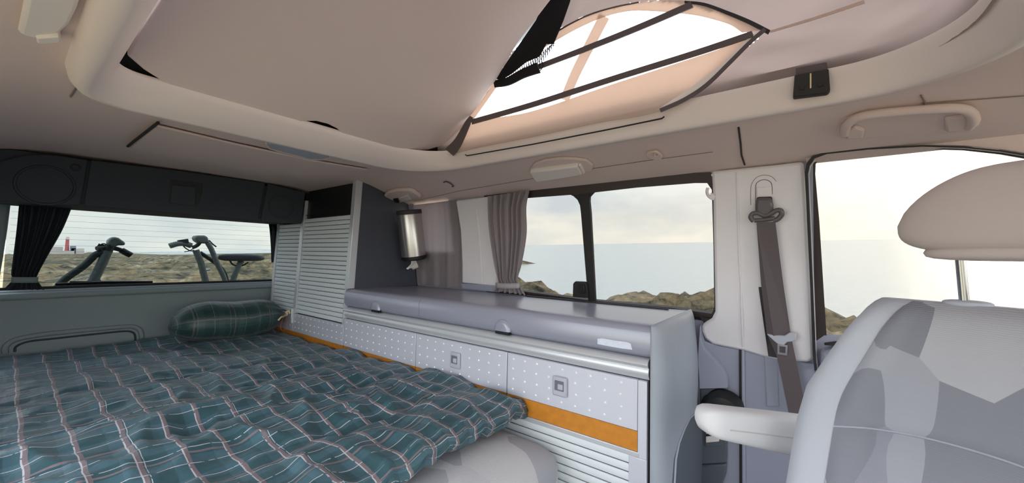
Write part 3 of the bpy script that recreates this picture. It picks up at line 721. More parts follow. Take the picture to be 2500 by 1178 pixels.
tube('drawstring', [E_+Vector(p) for p in ((0, .0, .0), (.05, .005, .02), (.06, -.005, .035), (.055, .012, .04), (.05, .02, .025))], .006, 'cord', bag, smoothk=4)
tube('drawstring', [E_+Vector(p) for p in ((.01, .0, .0), (.06, -.03, .01), (.065, -.05, -.008))], .005, 'cord', bag, smoothk=4)

# ================================================================== CURTAINS
def curtain(name, Lp, Rp, fn, nv, pleats, depth, m, label, group=None, rows=40, cols=90, tie=None, tie_m='tie', ph=0):
    Lp = [Vector((a, b, 0)) for a, b in Lp]; Rp = [Vector((a, b, 0)) for a, b in Rp]
    Lc = catmull(Lp, 8); Rc = catmull(Rp, 8)
    nv = Vector(nv).normalized()
    def at(P, t):
        k = t*(len(P)-1); i = min(int(k), len(P)-2); return P[i].lerp(P[i+1], k-i)
    t_ = thing(name, label, 'curtain', tuple(fn(*at(Lc, 1).lerp(at(Rc, 1), .5).to_2d())), group)
    def f(s, t):
        a, b = at(Lc, s), at(Rc, s); p = a.lerp(b, t); q = fn(p.x, p.y)
        wv = math.sin(pleats*2*math.pi*(t+.02*math.sin(s*5+ph))+ph+1.2*noise.noise((t*2.2, s*1.4, ph)))
        wv += .5*math.sin(pleats*4.7*math.pi*t+2*s+ph)*.6
        return q+nv*(depth*(1+wv)*(1 if tie is None else (.55+.45*min(1, abs(s-tie)*5))))
    grid('cloth', f, rows, cols, m, t_)
    if tie is not None:
        a, b = at(Lc, tie), at(Rc, tie); P = []
        pa, pb = fn(a.x-1.5, a.y), fn(b.x+1.5, b.y); up = Vector((0, 0, 1)); h = .013
        V = []; n = 10
        for i in range(n+1):
            q = pa.lerp(pb, i/n)+nv*(depth*1.5+.012*math.sin(math.pi*i/n))
            V += [q+up*h, q-up*h]
        o = mesh('tie_band', V, [(2*i, 2*i+2, 2*i+3, 2*i+1) for i in range(n)], tie_m, t_, smooth=True)
        md = o.modifiers.new('s', 'SOLIDIFY'); md.thickness = .003
    return t_
curtain('curtain', [(1197, 478), (1199, 520), (1203, 570), (1213, 640), (1219, 676), (1220, 690), (1208, 708)], [(1297, 464), (1287, 505), (1287, 570), (1276, 640), (1268, 676), (1270, 690), (1288, 717)],
        lambda u, v: oW(u, v, .016), WN, 6.5, .013, 'curtain', 'mauve grey pleated curtain tied back between the pale pillar and the sliding window', tie=.865)
curtain('curtain', [(1012, 500), (1014, 560), (1017, 640), (1021, 694)], [(1119, 487), (1128, 540), (1131, 620), (1131, 703)],
        lambda u, v: oW(u, v, .004), WN, 3, .004, 'curtain', 'mauve grey curtain drawn flat over the side window behind the towel dispenser', ph=1)
XCR = -2.79
curtain('curtain', [(47, 488), (40, 560), (30, 640), (27, 668), (30, 682), (8, 706)], [(182, 488), (152, 560), (112, 630), (92, 668), (90, 682), (108, 706)],
        lambda u, v: oX(u, v, XCR), (1, 0, 0), 7, .016, 'curtain_rear', 'dark pleated curtain tied back at the open end of the rear window', tie=.80, tie_m='tie_rear', ph=2)
curtain('curtain', [(652, 535), (657, 560), (660, 600), (662, 640)], [(690, 535), (690, 560), (690, 600), (690, 640)],
        lambda u, v: oX(u, v, -2.885), (1, 0, 0), 3, .008, 'curtain_rear', 'dark curtain edge showing behind the wardrobe at the rear window', ph=3, rows=10, cols=30)

# ================================================================== SMALL FITTINGS
# paper towel dispenser
td = thing('towel_dispenser', 'brushed steel paper towel dispenser fixed to the dark wardrobe side', 'dispenser', tuple(oX(1006, 620, -1.80)))
T0 = oX(998, 512, -1.80); T1 = oX(1011, 628, -1.80); ax = (T0-T1).normalized(); hh = (T0-T1).length
def lathe(name, c, axis, prof, m, parent, n=40):
    axis = axis.normalized(); s = axis.cross(Vector((1, 0, 0))).normalized(); q = axis.cross(s)
    V = [c+axis*z+(s*math.cos(2*math.pi*k/n)+q*math.sin(2*math.pi*k/n))*r for r, z in prof for k in range(n)]
    F = [(i*n+k, i*n+(k+1) % n, (i+1)*n+(k+1) % n, (i+1)*n+k) for i in range(len(prof)-1) for k in range(n)]
    return mesh(name, V, F, m, parent, smooth=True, angle=40)
lathe('shell', T1, ax, [(.0, .0), (.066, .0), (.070, .004), (.070, hh*.9), (.069, hh*.915), (0, hh*.915)], 'steel', td)
lathe('top_cap', T1, ax, [(.0, hh*.91), (.0715, hh*.91), (.0715, hh*.985), (.066, hh), (0, hh)], 'belt_dark', td)
lathe('bottom_ring', T1, ax, [(0, -.012), (.064, -.012), (.0705, -.006), (.0715, .01), (.0695, .012)], 'black', td)
pt = [T1+Vector(v) for v in ((.0, .0, -.012), (.01, -.005, -.04), (.0, -.02, -.06), (.02, -.035, -.065))]
def paperfn(s, t):
    p = polyline_at([(q.y, q.z) for q in pt], s); wv = .020*math.sin(s*5+t*4)+.004*math.sin(t*19)
    return (T1.x+.02*(s)+wv*.6, p[0]+(t-.5)*(.045+.02*math.sin(3*s)), p[1]+.004*math.sin(t*12+s*3))
grid('paper', paperfn, 12, 14, 'paper', td)
box('wall_bracket', (-1.897, T1.y-.02, T1.z+.08), (-1.865, T1.y+.02, T0.z-.06), 'black', td, b=.004)

def ceil_plate(name, px, th, m, parent=None, b=.004, off=.0):
    P = [oC(*p, off) for p in px]; nv = (P[1]-P[0]).cross(P[-1]-P[0]).normalized()
    n0 = sum(((P[i]-P[0]).cross(P[i+1]-P[0]) for i in range(1, len(P)-1)), Vector()).normalized()
    if n0.z > 0: n0 = -n0
    return plate(name, P, n0, th, m, parent, b)
# dome lamp above the sliding window
dl = thing('dome_lamp', 'pale wedge shaped dome lamp on the headliner above the sliding window', 'lamp', tuple(oC(1370, 405)))
ceil_plate('housing', [(1296, 406), (1305, 395), (1330, 385), (1370, 380), (1405, 381), (1435, 386), (1449, 398), (1447, 411), (1430, 414), (1310, 428)], .012, 'headliner', dl)
ceil_plate('lens', [(1296, 406), (1360, 397), (1412, 390), (1424, 412), (1380, 420), (1312, 431), (1303, 420)], .028, 'white', dl, .006)
ceil_plate('lens_end', [(1414, 391), (1420, 391), (1430, 411), (1424, 413)], .022, 'white', dl, .002)
# reading lamp / switch unit next to the wardrobe
rl = thing('reading_lamp', 'small beige reading lamp unit with black switch beside the wardrobe top', 'lamp', tuple(oC(985, 472)))
ceil_plate('housing', [(940, 470), (948, 462), (970, 456), (1000, 455), (1015, 460), (1030, 472), (1010, 478), (980, 487), (955, 487), (944, 480)], .022, 'headliner', rl, .008)
ceil_plate('switch', [(962, 476), (974, 474), (978, 484), (968, 487)], .026, 'black', rl, .002)
ceil_plate('diffuser', [(978, 473), (1000, 466), (1006, 477), (982, 484)], .025, 'white', rl, .002)
ceil_plate('rim', [(1000, 460), (1016, 462), (1028, 472), (1008, 477)], .024, 'headliner', rl, .003)
# ceiling lens behind the roof opening
cl = thing('ceiling_lamp', 'slim oval smoked ceiling lamp behind the roof opening', 'lamp', tuple(oC(725, 365)))
ceil_plate('lens', [(651, 347), (662, 345), (720, 357), (790, 370), (804, 379), (790, 384), (760, 383), (700, 368), (660, 357)], .008, 'lens', cl, .003, .016)
ceil_plate('bezel', [(647, 346), (660, 343), (722, 354), (796, 369), (809, 380), (792, 387), (758, 386), (696, 371), (656, 359)], .008, 'headliner', cl, .002, .010)
# large lamp in the near roof corner
nl = thing('corner_lamp', 'white boxy lamp with small lip on the headliner beside the roof opening', 'lamp', tuple(oC(110, 40)))
ceil_plate('housing', [(64, -60), (53, 5), (42, 60), (50, 67), (85, 76), (145, 62), (168, 40), (185, 5), (205, -60)], .014, 'white', nl, .006)
ceil_plate('lip', [(84, 66), (86, 78), (94, 81), (142, 78), (146, 72), (140, 62)], .020, 'white', nl, .005)
# hooks
hk = thing('ceiling_hook', 'small beige clip on the headliner beside the reading lamp', 'hook', tuple(oC(1095, 449)))
tube('hook_loop', [oC(*p, .006) for p in ((1083, 445), (1090, 443), (1100, 448), (1107, 454), (1103, 455))], .003, 'strap', hk, smoothk=3)
ceil_plate('hook_base', [(1084, 444), (1092, 442), (1108, 452), (1104, 456)], .005, 'headliner', hk, .002)
ch = thing('coat_hook', 'round beige coat hook on the headliner beside the dome lamp', 'hook', tuple(oC(1598, 375)))
e_ = [(1598+20*math.cos(a), 375+9.5*math.sin(a)+.12*20*math.cos(a)) for a in [i*math.pi/8 for i in range(16)]]
ceil_plate('base_disc', e_, .010, 'headliner', ch, .003)
tube('hook_curl', [oC(*p, .013) for p in ((1590, 371), (1600, 369), (1609, 374), (1606, 381), (1598, 379), (1599, 374))], .004, 'headliner', ch, smoothk=4)
wh = thing('window_hook', 'small light hook at the top of the pale pillar by the sliding window', 'hook', tuple(oW(1735, 485, .02)))
tube('hook_body', [oW(*p, .022) for p in ((1728, 458), (1726, 468), (1730, 478), (1740, 484), (1744, 476))], .005, 'trim_light', wh, smoothk=4)
plate('hook_base', [oW(*p, .01) for p in ((1736, 470), (1745, 472), (1745, 488), (1735, 486))], WN, .016, 'trim_light', wh, b=.002)
# grab handle
gh = thing('grab_handle', 'beige moulded grab handle on the headliner above the cab door', 'handle', tuple(oC(2215, 300)))
rp2 = [(2042, 318), (2046, 302), (2062, 286), (2100, 273), (2180, 263), (2300, 256), (2370, 258), (2390, 270), (2396, 290), (2388, 308), (2370, 318), (2250, 326), (2100, 336), (2060, 336), (2046, 330)]
ceil_plate('recess_plate', rp2, .003, 'headliner', gh, .002)
bar = [(2062, 326), (2068, 305), (2090, 288), (2130, 279), (2200, 272), (2300, 265), (2350, 266), (2372, 278), (2376, 296), (2366, 308)]
tube('grip', [oC(*p, .016 if 0 < i < len(bar)-1 else .006) for i, p in enumerate(bar)], .0105, 'headliner', gh, smoothk=5, seg=12)
ceil_plate('mount', [(2060, 318), (2088, 300), (2112, 308), (2108, 330), (2064, 332)], .012, 'headliner', gh, .006)
ceil_plate('mount', [(2305, 280), (2360, 272), (2376, 290), (2366, 312), (2306, 314)], .012, 'headliner', gh, .006)
# black roof bracket and canvas rail on the bead
br = thing('roof_bracket', 'black latch bracket clipped on the edge of the roof opening', 'bracket', tuple(oY(1980, 240, 1.09)))
plate('body', [oY(*p, 1.094) for p in ((1940, 190), (2022, 175), (2026, 228), (2018, 234), (1936, 244))], (0, -1, 0), .020, 'rubber', br, b=.003)
plate('top_tab', [oY(*p, 1.10) for p in ((1942, 170), (2018, 155), (2022, 180), (1942, 194))], (0, -1, 0), .012, 'strap', br, b=.003)
plate('slot', [oY(*p, 1.0735) for p in ((1977, 180), (1981, 179), (1981, 215), (1977, 216))], (0, -1, 0), .002, 'cord', br)
for q in ((1958, 213), (2003, 205)): tube('rivet', [oY(*q, 1.074), oY(*q, 1.070)], .005, 'black', br)
tube('canvas_rail', [oY(*p, 1.086) for p in ((1136, 377), (1140, 380), (1300, 352), (1480, 317), (1616, 289), (1622, 284))], .0022, 'black', None, seg=6)
tag(bpy.data.objects['canvas_rail'], 'thin black groove strip along the bead under the tent flap', 'strip')

# ---- seat belt
sb = thing('seat_belt', 'dark seat belt hanging from the adjuster on the pale pillar', 'seat belt', tuple(oW(1950, 995, .03)))
def wp(px, off): return [oW(*p, off) for p in px]
plate('strap', wp([(1847, 543), (1893, 541), (1912, 690), (1930, 812), (1970, 1010), (1926, 1010), (1897, 870), (1872, 812), (1858, 690)], .046), WN, .003, 'belt', sb)
plate('strap', wp([(1852, 700), (1862, 700), (1876, 812), (1898, 850), (1899, 872), (1876, 868), (1866, 800)], .034), WN, .003, 'belt_dark', sb)
tg = plate('tongue', wp([(1872, 813), (1915, 817), (1930, 808), (1944, 812), (1944, 826), (1935, 831), (1922, 832), (1914, 840), (1900, 838), (1890, 830)], .05), WN, .010, 'latch', sb, b=.003)
frame_ring('tongue_plate', [(1898, 838), (1923, 841), (1922, 866), (1898, 863)], [(1903, 843), (1918, 845), (1917, 860), (1903, 858)], .052, .004, 'chrome', tg)
rg = [(1840, 540), (1833, 530), (1838, 521), (1852, 520), (1866, 526), (1882, 521), (1896, 513), (1906, 514), (1908, 524), (1898, 535), (1888, 538)]
tube('loop_ring', wp(rg, .046), .0075, 'belt_ring', sb, smoothk=5, closed=False)
tube('loop_bar', wp([(1842, 538), (1866, 536), (1892, 532)], .046), .0065, 'belt_ring', sb)
plate('adjuster_cap', wp([(1845, 497), (1849, 482), (1884, 481), (1889, 497), (1889, 512), (1882, 524), (1867, 530), (1852, 524), (1845, 512)], .022), WN, .028, 'belt_ring', sb, b=.008)
plate('adjuster_neck', wp([(1849, 480), (1885, 479), (1888, 497), (1846, 498)], .022), WN, .02, 'belt_dark', sb, b=.004)
plate('adjuster_slider', wp([(1848, 457), (1883, 455), (1883, 480), (1848, 482)], .02), WN, .006, 'trim_light', sb, b=.002)
ou = [(1833, 500), (1833, 460), (1838, 443), (1850, 431), (1866, 427), (1882, 430), (1894, 441), (1899, 458), (1901, 505)]
tube('track_outline', wp(ou, .0205), .0009, 'strap', sb, smoothk=3, seg=5)
tube('track_outline', wp([(1845, 500), (1845, 456), (1850, 444), (1865, 438), (1880, 443), (1885, 455), (1886, 480)], .0205), .0012, 'strap', sb, smoothk=3, seg=5)

# ---- things on the lower wall
rl2 = thing('belt_reel', 'round black belt reel on the lower wall behind the armrest', 'reel', tuple(oW(1758, 1000, .05)))
cr = oW(1768, 992, .035); WX = Vector((1, 0, 0)); WU = WN.cross(WX)
lathe('reel_drum', cr, WN, [(0, .055), (.03, .055), (.055, .045), (.060, .03), (.060, -.012), (0, -.012)], 'black', rl2)
plate('reel_hood', wp([(1716, 1010), (1714, 975), (1722, 962), (1740, 956), (1790, 962), (1812, 980), (1814, 1000), (1800, 1010)], .035), WN, .03, 'black', rl2, b=.008)
sk = thing('wall_socket', 'white socket insert in the dark grey cover on the lower wall', 'socket', tuple(oW(1740, 1070, .04)))
plate('recess', wp([(1720, 1040), (1766, 1036), (1764, 1086), (1722, 1088)], .0355), WN, .004, 'trim_dark', sk, b=.002)
plate('insert', wp([(1724, 1062), (1756, 1060), (1756, 1075), (1724, 1078)], .0395), WN, .006, 'white', sk, b=.002)
plate('insert', wp([(1724, 1044), (1744, 1048), (1752, 1056), (1724, 1058)], .0395), WN, .004, 'white', sk, b=.002)
plate('slit', wp([(1724, 1057), (1754, 1055), (1754, 1061), (1724, 1063)], .0395), WN, .005, 'black', sk)

# ================================================================== CAB SEAT
st = thing('cab_seat', 'swivelled cab seat in pale grey patterned fabric with headrest and armrest', 'seat', (.262, .883, 0))
SF = Vector((-.577, -.812, 0)).normalized(); SL = Vector((.812, -.577, 0)).normalized(); SC = Vector((.262, .883, 0))
def sp3(l, f, z): return SC+SL*l+SF*f+Vector((0, 0, z))
def rec_(z): return .27*max(0, 1.10-z)                            # recline
sec = [(-1, -.06), (-.995, -.01), (-.97, .045), (-.90, .078), (-.80, .080), (-.70, .060), (-.55, .045), (-.3, .040), (0, .038), (.3, .040), (.55, .045), (.70, .060), (.80, .080), (.90, .078), (.97, .045), (.995, -.01), (1, -.06), (.9, -.085), (.5, -.10), (0, -.105), (-.5, -.10), (-.9, -.085)]
def backw(z): return .262-.012*sm(.8, .5, z)-.070*sm(.90, 1.10, z)
V = []; F = []; zsb = [.44, .5, .58, .66, .74, .82, .88, .94, 1.0, 1.04, 1.07, 1.09, 1.102, 1.108]
for z in zsb:
    k = 1 if z < 1.04 else math.sqrt(max(.05, 1-((z-1.04)/.0695)**2))
    for l, f in sec: V.append(sp3(l*backw(z)*(.90+.10*k), f*k+rec_(z), z))
n = len(sec)
for i in range(len(zsb)-1):
    for j in range(n): F.append((i*n+j, i*n+(j+1) % n, (i+1)*n+(j+1) % n, (i+1)*n+j))
F.append(tuple(range((len(zsb)-1)*n, len(zsb)*n)))
bk = mesh('backrest', V, F, 'seat_plain', st, smooth=True)
# patterned centre panels laid on the backrest front
def fr(l, z):
    P = sorted((a, b) for a, b in sec[:17]); a = max(-.999, min(.999, l))
    for (a0, b0), (a1, b1) in zip(P, P[1:]):
        if a <= a1: return b0+(b1-b0)*(a-a0)/(a1-a0+1e-9)
    return 0
def panel(name, z0, z1, sag, m='seat_pat'):
    def f(s, t):
        l = lerp(-.70, .70, t); z = lerp(z0-sag*(1-(2*t-1)**2), z1-(sag if z1 < 1.0 else 0)*(1-(2*t-1)**2), s)
        k = 1 if z < 1.04 else math.sqrt(max(.05, 1-((z-1.04)/.0695)**2)); edge = min(1, min(t, 1-t)*18)*min(1, min(s, 1-s)*10)
        return sp3(l*backw(z)*(.90+.10*k), fr(l, z)*k+rec_(z)+.003+.010*edge**.5, z)
    return grid(name, f, 24, 40, m, bk)
panel('upper_panel', .885, 1.108, -.03); panel('lower_panel', .46, .882, -.03)
# headrest
hc = sp3(.0, .015, 1.245)
def hfn(x, y, z):
    zz = z if z > 0 else z*.55
    return (x*(1-.42*max(0, z)**1.4), y*(1-.15*max(0, z)), zz)
hd = cushion('headrest', hc-Vector((0, 0, .01)), SL*.137, SF*.055, Vector((0, 0, .085)), 'head_plain', st, .62, .75, 28, 48, hfn)
cushion('headrest_base', hc-Vector((0, 0, .056)), SL*.105, SF*.042, Vector((0, 0, .012)), 'head_plain', hd, .6, .7, 10, 40)
for s in (-1, 1):
    tube('post', [sp3(.068*s, .0, 1.09), sp3(.068*s, .012, 1.20)], .006, 'chrome', st, seg=12)
    bz = cushion('post_bezel', sp3(.068*s, -.005, 1.109), SL*.028, SF*.022, Vector((0, 0, .006)), 'seat_plain', st, .7, .9, 10, 24)
# armrest
a0 = Vector((.030, 1.125, .795)); a1 = Vector((-.176, .895, .842)); dA = (a1-a0)
def armsec(s):
    return a0+dA*s, lerp(.070, .034, s)
V = []; F = []; NSG = 20; rows_ = 24
ring_ = [(math.copysign(abs(math.cos(a))**.55, math.cos(a)), math.copysign(abs(math.sin(a))**.55, math.sin(a))) for a in [2*math.pi*i/NSG for i in range(NSG)]]
for i in range(rows_+1):
    s = i/rows_; c, hg = armsec(s); k = 1 if s < .88 else math.sqrt(max(.0, 1-((s-.88)/.13)**2))
    top = .026
    for x, y in ring_:
        V.append(c+SL*(x*.030*max(.12, k))+Vector((0, 0, (y*top if y > 0 else y*hg)*max(.12, k)-.0*s)))
for i in range(rows_):
    for j in range(NSG): F.append((i*NSG+j, i*NSG+(j+1) % NSG, (i+1)*NSG+(j+1) % NSG, (i+1)*NSG+j))
F += [tuple(range(NSG-1, -1, -1)), tuple(range(rows_*NSG, (rows_+1)*NSG))]
am = mesh('armrest', V, F, 'arm', st, smooth=True, angle=70)
tube('armrest_seam', [armsec(q)[0]+SL*.0302+Vector((0, 0, -.010-.006*(1-q))) for q in (0, .3, .6, .85)], .0012, 'arm_low', am, seg=6)
cushion('seat_cushion', sp3(0, .36, .42), SL*.25, SF*.27, Vector((0, 0, .085)), 'seat_pat', st, .5, .45)
box('pedestal', (.10, .60, .0), (.42, 1.0, .36), 'trim_dark', st, b=.02)

# ================================================================== ROOF TENT
def bz_(x): return 1.60+.5*(x-X0+.008)                            # slope of the raised bunk board
def oB(u, v, off=0):
    d = ray(u, v); # plane z = 1.60+.5*(x+1.28)-off
    t = (1.60+.64-off-H)/(d.z-.5*d.x); return CAM+d*t
bd_px = [(1345, 0), (1262, 108), (1215, 190), (1180, 240), (1150, 283), (1130, 312), (1106, 338), (1078, 356), (1045, 366), (1010, 369), (960, 360), (900, 346), (850, 334), (836, 326), (822, 314), (800, 303), (772, 296), (740, 296), (722, 298), (700, 294), (600, 268), (500, 240), (440, 222), (395, 198), (350, 170), (310, 136), (330, 100), (395, 0), (480, -130), (900, -400), (1400, -200)]
bo = plate('bunk_board', [oB(*p) for p in bd_px], (-.447, 0, .894), .03, 'board', b=.004)
tag(bo, 'large plain beige underside of the raised bunk board in the roof opening', 'board')
plate('gap_shade', [oB(*p, -.028) for p in ((296, 60), (280, 175), (440, 245), (600, 295), (760, 335), (900, 368), (1040, 392), (1100, 388), (1152, 290), (1200, 208), (1000, 100), (600, 60))], (-.447, 0, .894), .02, 'gapblack', bo)  # black sheet added behind the board, painting the shade of the open gap
TY = 1.098
def oT(u, v, off=0): return oY(u, v, TY-off)
tent = thing('tent_canvas', 'pale pink canvas side of the raised roof tent with wide clear window', 'tent', (-.5, TY, 1.6))
arch_px = [(1140, 318), (1160, 270), (1215, 175), (1300, 110), (1365, 72), (1420, 44), (1480, 24), (1540, 10), (1600, 3), (1660, 2), (1700, 8), (1760, 28), (1820, 50), (1868, 74), (1845, 90), (1810, 120), (1760, 170), (1700, 222), (1655, 250), (1618, 268), (1100, 375)]
hole = [(oT(*p).x, oT(*p).z) for p in arch_px[:9]+[(1660, 10), (1700, 17), (1758, 36), (1816, 58)]+[(1850, 76), (1830, 92), (1795, 122), (1745, 170), (1690, 220), (1640, 250), (1600, 268), (1100, 375)]]
TX0, TX1, TZ0, TZ1 = -1.24, .26, 1.575, 2.30
PATH = [(TX0, TY)]+[(lerp(TX0, .075, i/60), TY) for i in range(1, 61)]+[(.075+.165*math.sin(math.radians(a)), TY-.165+.165*math.cos(math.radians(a))) for a in range(6, 91, 6)]+[(.24, lerp(TY-.165, Y0, i/14)) for i in range(1, 15)]
PL = [0]
for a, b in zip(PATH, PATH[1:]): PL.append(PL[-1]+math.dist(a, b))
def path_at(s):
    d = s*PL[-1]
    for i in range(len(PL)-1):
        if d <= PL[i+1] or i == len(PL)-2:
            k = (d-PL[i])/(PL[i+1]-PL[i]+1e-9); a, b = PATH[i], PATH[i+1]
            t = Vector((b[0]-a[0], b[1]-a[1])).normalized(); return lerp(a[0], b[0], k), lerp(a[1], b[1], k), Vector((-t.y, t.x))
def tentfn(s, t):
    x, y, n_ = path_at(s); z = lerp(TZ0, TZ1, t); d = s*PL[-1]+TX0
    f = sm(-.22, .02, d)*min(1, t*8)
    g = d*.8+z*1.6
    wr_ = (.055)*noise.noise((g*2.6, z*7-d*1.5, 4.0))+(.038)*noise.noise((d*2.2-z*2, z*11+d*3, 8.0))+.007*noise.noise((d*9, z*20, 1))
    wr_ = max(0, wr_+.022)
    return (x+n_.x*wr_*f, y+n_.y*wr_*f, z)
def tent_keep(s, t):
    x, y, _ = path_at(s); z = lerp(TZ0, TZ1, t); return not (y > TY-.02 and inpoly(x, z, hole)) and z < bz_(x)+.10
grid('canvas', tentfn, 260, 90, 'canvas', tent, keep=tent_keep)
def strip(name, pts_px, wpx, off, th, m, parent, closed=False):
    C_ = catmull([Vector((a, b, 0)) for a, b in pts_px], 5); A_ = []; B_ = []
    for i, p in enumerate(C_):
        d = (C_[min(i+1, len(C_)-1)]-C_[max(i-1, 0)]).normalized(); nn = Vector((-d.y, d.x, 0))
        wq = wpx if not isinstance(wpx, (tuple, list)) else lerp(wpx[0], wpx[1], i/(len(C_)-1))
        A_.append(oT(*(p+nn*wq/2).to_2d(), off)); B_.append(oT(*(p-nn*wq/2).to_2d(), off))
    n = len(A_); nv = Vector((0, -1, 0))*th; V = A_+B_+[a+nv for a in A_]+[b+nv for b in B_]; F = []
    for i in range(n-1):
        j = i+1; F += [(i, j, n+j, n+i), (2*n+i, 3*n+i, 3*n+j, 2*n+j), (i, 2*n+i, 2*n+j, j), (n+i, n+j, 3*n+j, 3*n+i)]
    F += [(0, n, 3*n, 2*n), (n-1, 3*n-1, 4*n-1, 2*n-1)]
    return mesh(name, V, F, m, parent)
# clear panel, borders, tapes
plate('clear_panel', [oT(*p, -.012) for p in arch_px], (0, -1, 0), .001, 'tent_vinyl', tent)
def band(name, A_px, B_px, off, th, m):
    A_ = catmull([Vector((a, b, 0)) for a, b in A_px], 6); B_ = catmull([Vector((a, b, 0)) for a, b in B_px], 6)
    n = len(A_); A3 = [oT(p.x, p.y, off) for p in A_]; B3 = [oT(p.x, p.y, off) for p in B_]; nv = Vector((0, -1, 0))*th
    V = A3+B3+[a+nv for a in A3]+[b+nv for b in B3]; F = []
    for i in range(n-1):
        j = i+1; F += [(i, j, n+j, n+i), (2*n+i, 3*n+i, 3*n+j, 2*n+j), (i, 2*n+i, 2*n+j, j), (n+i, n+j, 3*n+j, 3*n+i)]
    return mesh(name, V, F, m, tent)
band('window_border', [(1300, 110), (1365, 72), (1420, 44), (1480, 24), (1540, 10), (1600, 3), (1660, 2), (1700, 8), (1760, 28), (1820, 50), (1868, 74)],
     [(1290, 140), (1365, 95), (1420, 65), (1480, 40), (1540, 27), (1600, 28), (1650, 32), (1700, 38), (1750, 50), (1785, 62), (1812, 80)], .002, .002, 'canvas_flap')
flap_top = [(1090, 372), (1150, 302), (1300, 272), (1500, 205), (1700, 140), (1790, 108), (1838, 82)]
flap_bot = [(1096, 378), (1160, 362), (1300, 334), (1460, 300), (1618, 268), (1730, 190), (1848, 88)]
band('window_flap', flap_top, flap_bot, .012, .003, 'canvas_flap')
band('flap_border', [(1838, 82), (1770, 150), (1700, 205), (1640, 245), (1606, 268)], [(1850, 84), (1790, 150), (1725, 205), (1660, 248), (1622, 268)], .018, .002, 'white')
strip('edge_tape', [(1868, 72), (1830, 105), (1780, 155), (1725, 208), (1670, 244), (1612, 270)], (9, 9), .021, .003, 'strap', tent)
strip('edge_tape', [(1672, 6), (1720, 12), (1775, 32), (1830, 55), (1878, 80)], (5, 11), .006, .004, 'rubber', tent)
strip('edge_tape', [(1350, 84), (1390, 60), (1440, 36), (1500, 18), (1560, 6)], (3, 3), .006, .002, 'strap', tent)
strip('strap', [(1212, 208), (1300, 170), (1430, 120), (1560, 68), (1690, 12)], (11, 15), .016, .004, 'strap', tent)
strip('strap', [(1152, 298), (1300, 256), (1500, 192), (1700, 130), (1838, 84)], (12, 15), .018, .004, 'strap', tent)
strip('panel_tape', [(1476, 40), (1440, 110), (1405, 180), (1378, 244)], (26, 22), .0, .001, 'canvas_flap', tent)
strip('edge_tape', [(1098, 372), (1120, 345), (1142, 302), (1152, 285)], (26, 8), .02, .003, 'strap', tent)
strip('hem_fold', [(1880, 78), (1990, 45), (2110, 5)], (5, 8), .002, .002, 'canvas_flap', tent)
strip('window_border', [(1150, 292), (1185, 238), (1222, 180)], (10, 22), .015, .002, 'canvas_flap', tent)
# near side of the tent and the raised roof shell
cn = thing('tent_canvas', 'plain canvas side of the raised roof tent opposite the clear window', 'tent', (-.5, Y0-.01, 1.6))
def near_keep(s, t): return lerp(1.575, 2.42, t) < bz_(lerp(TX0-.03, .26, s))+.06
grid('canvas', lambda s, t: (lerp(TX0-.03, .26, s), Y0-.012, lerp(1.575, 2.42, t)), 60, 40, 'canvas', cn, keep=near_keep)
rsh = plate('roof_shell', [(X0-.15, Y0-.03, bz_(X0-.15)+.12), (.45, Y0-.03, bz_(.45)+.12), (.45, Y1+.02, bz_(.45)+.12), (X0-.15, Y1+.02, bz_(X0-.15)+.12)], (-.447, 0, .894), .04, 'body_paint')
tag(rsh, 'raised pop-up roof shell above the tent canvas', 'roof')
# elastic net beside the bunk board
nt_ = thing('storage_net', 'black elastic net stretched between the bunk board and the tent window', 'net', tuple(oT(1280, 180, .03)))
net_px = [(1345, -30), (1310, 50), (1278, 96), (1240, 150), (1212, 192), (1222, 197), (1250, 180), (1285, 152), (1318, 138), (1334, 108), (1352, 108), (1362, 84), (1376, 50), (1392, 4), (1400, -30)]
plate('net_cloth', [oT(*p, .035) for p in net_px], (0, -1, 0), .003, 'net', nt_)
strands = [((1352+6*i*.1-i*6.2, 108+i*4.2), (1340+6*i*.1-i*6.6, 92+i*4.6)) for i in range(1)]
V = []; F = []
def quadstrand(a, b, wq):
    p, q = oT(*a, .034), oT(*b, .034); d = (q-p).normalized(); n_ = Vector((-d.z, 0, d.x))*wq; k = len(V)
    V.extend([p+n_, p-n_, q-n_, q+n_]); F.append((k, k+1, k+2, k+3))
for i in range(26):
    t = i/25; a = (lerp(1352, 1222, t), lerp(104, 197, t)); b = (a[0]-2+6*math.sin(t*3), a[1]+26*math.sin(math.pi*min(1, t*1.1+.05))+6)
    quadstrand(a, (b[0], b[1]), .0016); quadstrand((a[0], a[1]+3), (a[0]+7, a[1]+24*math.sin(math.pi*t)), .001)
for r in range(3):
    for i in range(10):
        t = i/10; t2 = (i+1)/10; hgt = (r+1)*8
        quadstrand((lerp(1350, 1224, t), lerp(106, 197, t)+hgt*math.sin(math.pi*t)), (lerp(1350, 1224, t2), lerp(106, 197, t2)+hgt*math.sin(math.pi*t2)), .0011)
ns = mesh('net_strands', V, F, 'net', nt_); ns['kind'] = 'stuff'
strip('net_strap', [(1208, 206), (1240, 200), (1275, 182), (1300, 172), (1316, 166)], (16, 26), .04, .006, 'net', nt_)
tube('net_edge', [oT(*p, .036) for p in ((1322, 150), (1327, 158), (1322, 168), (1314, 176), (1300, 182))], .0016, 'net', nt_, smoothk=3)

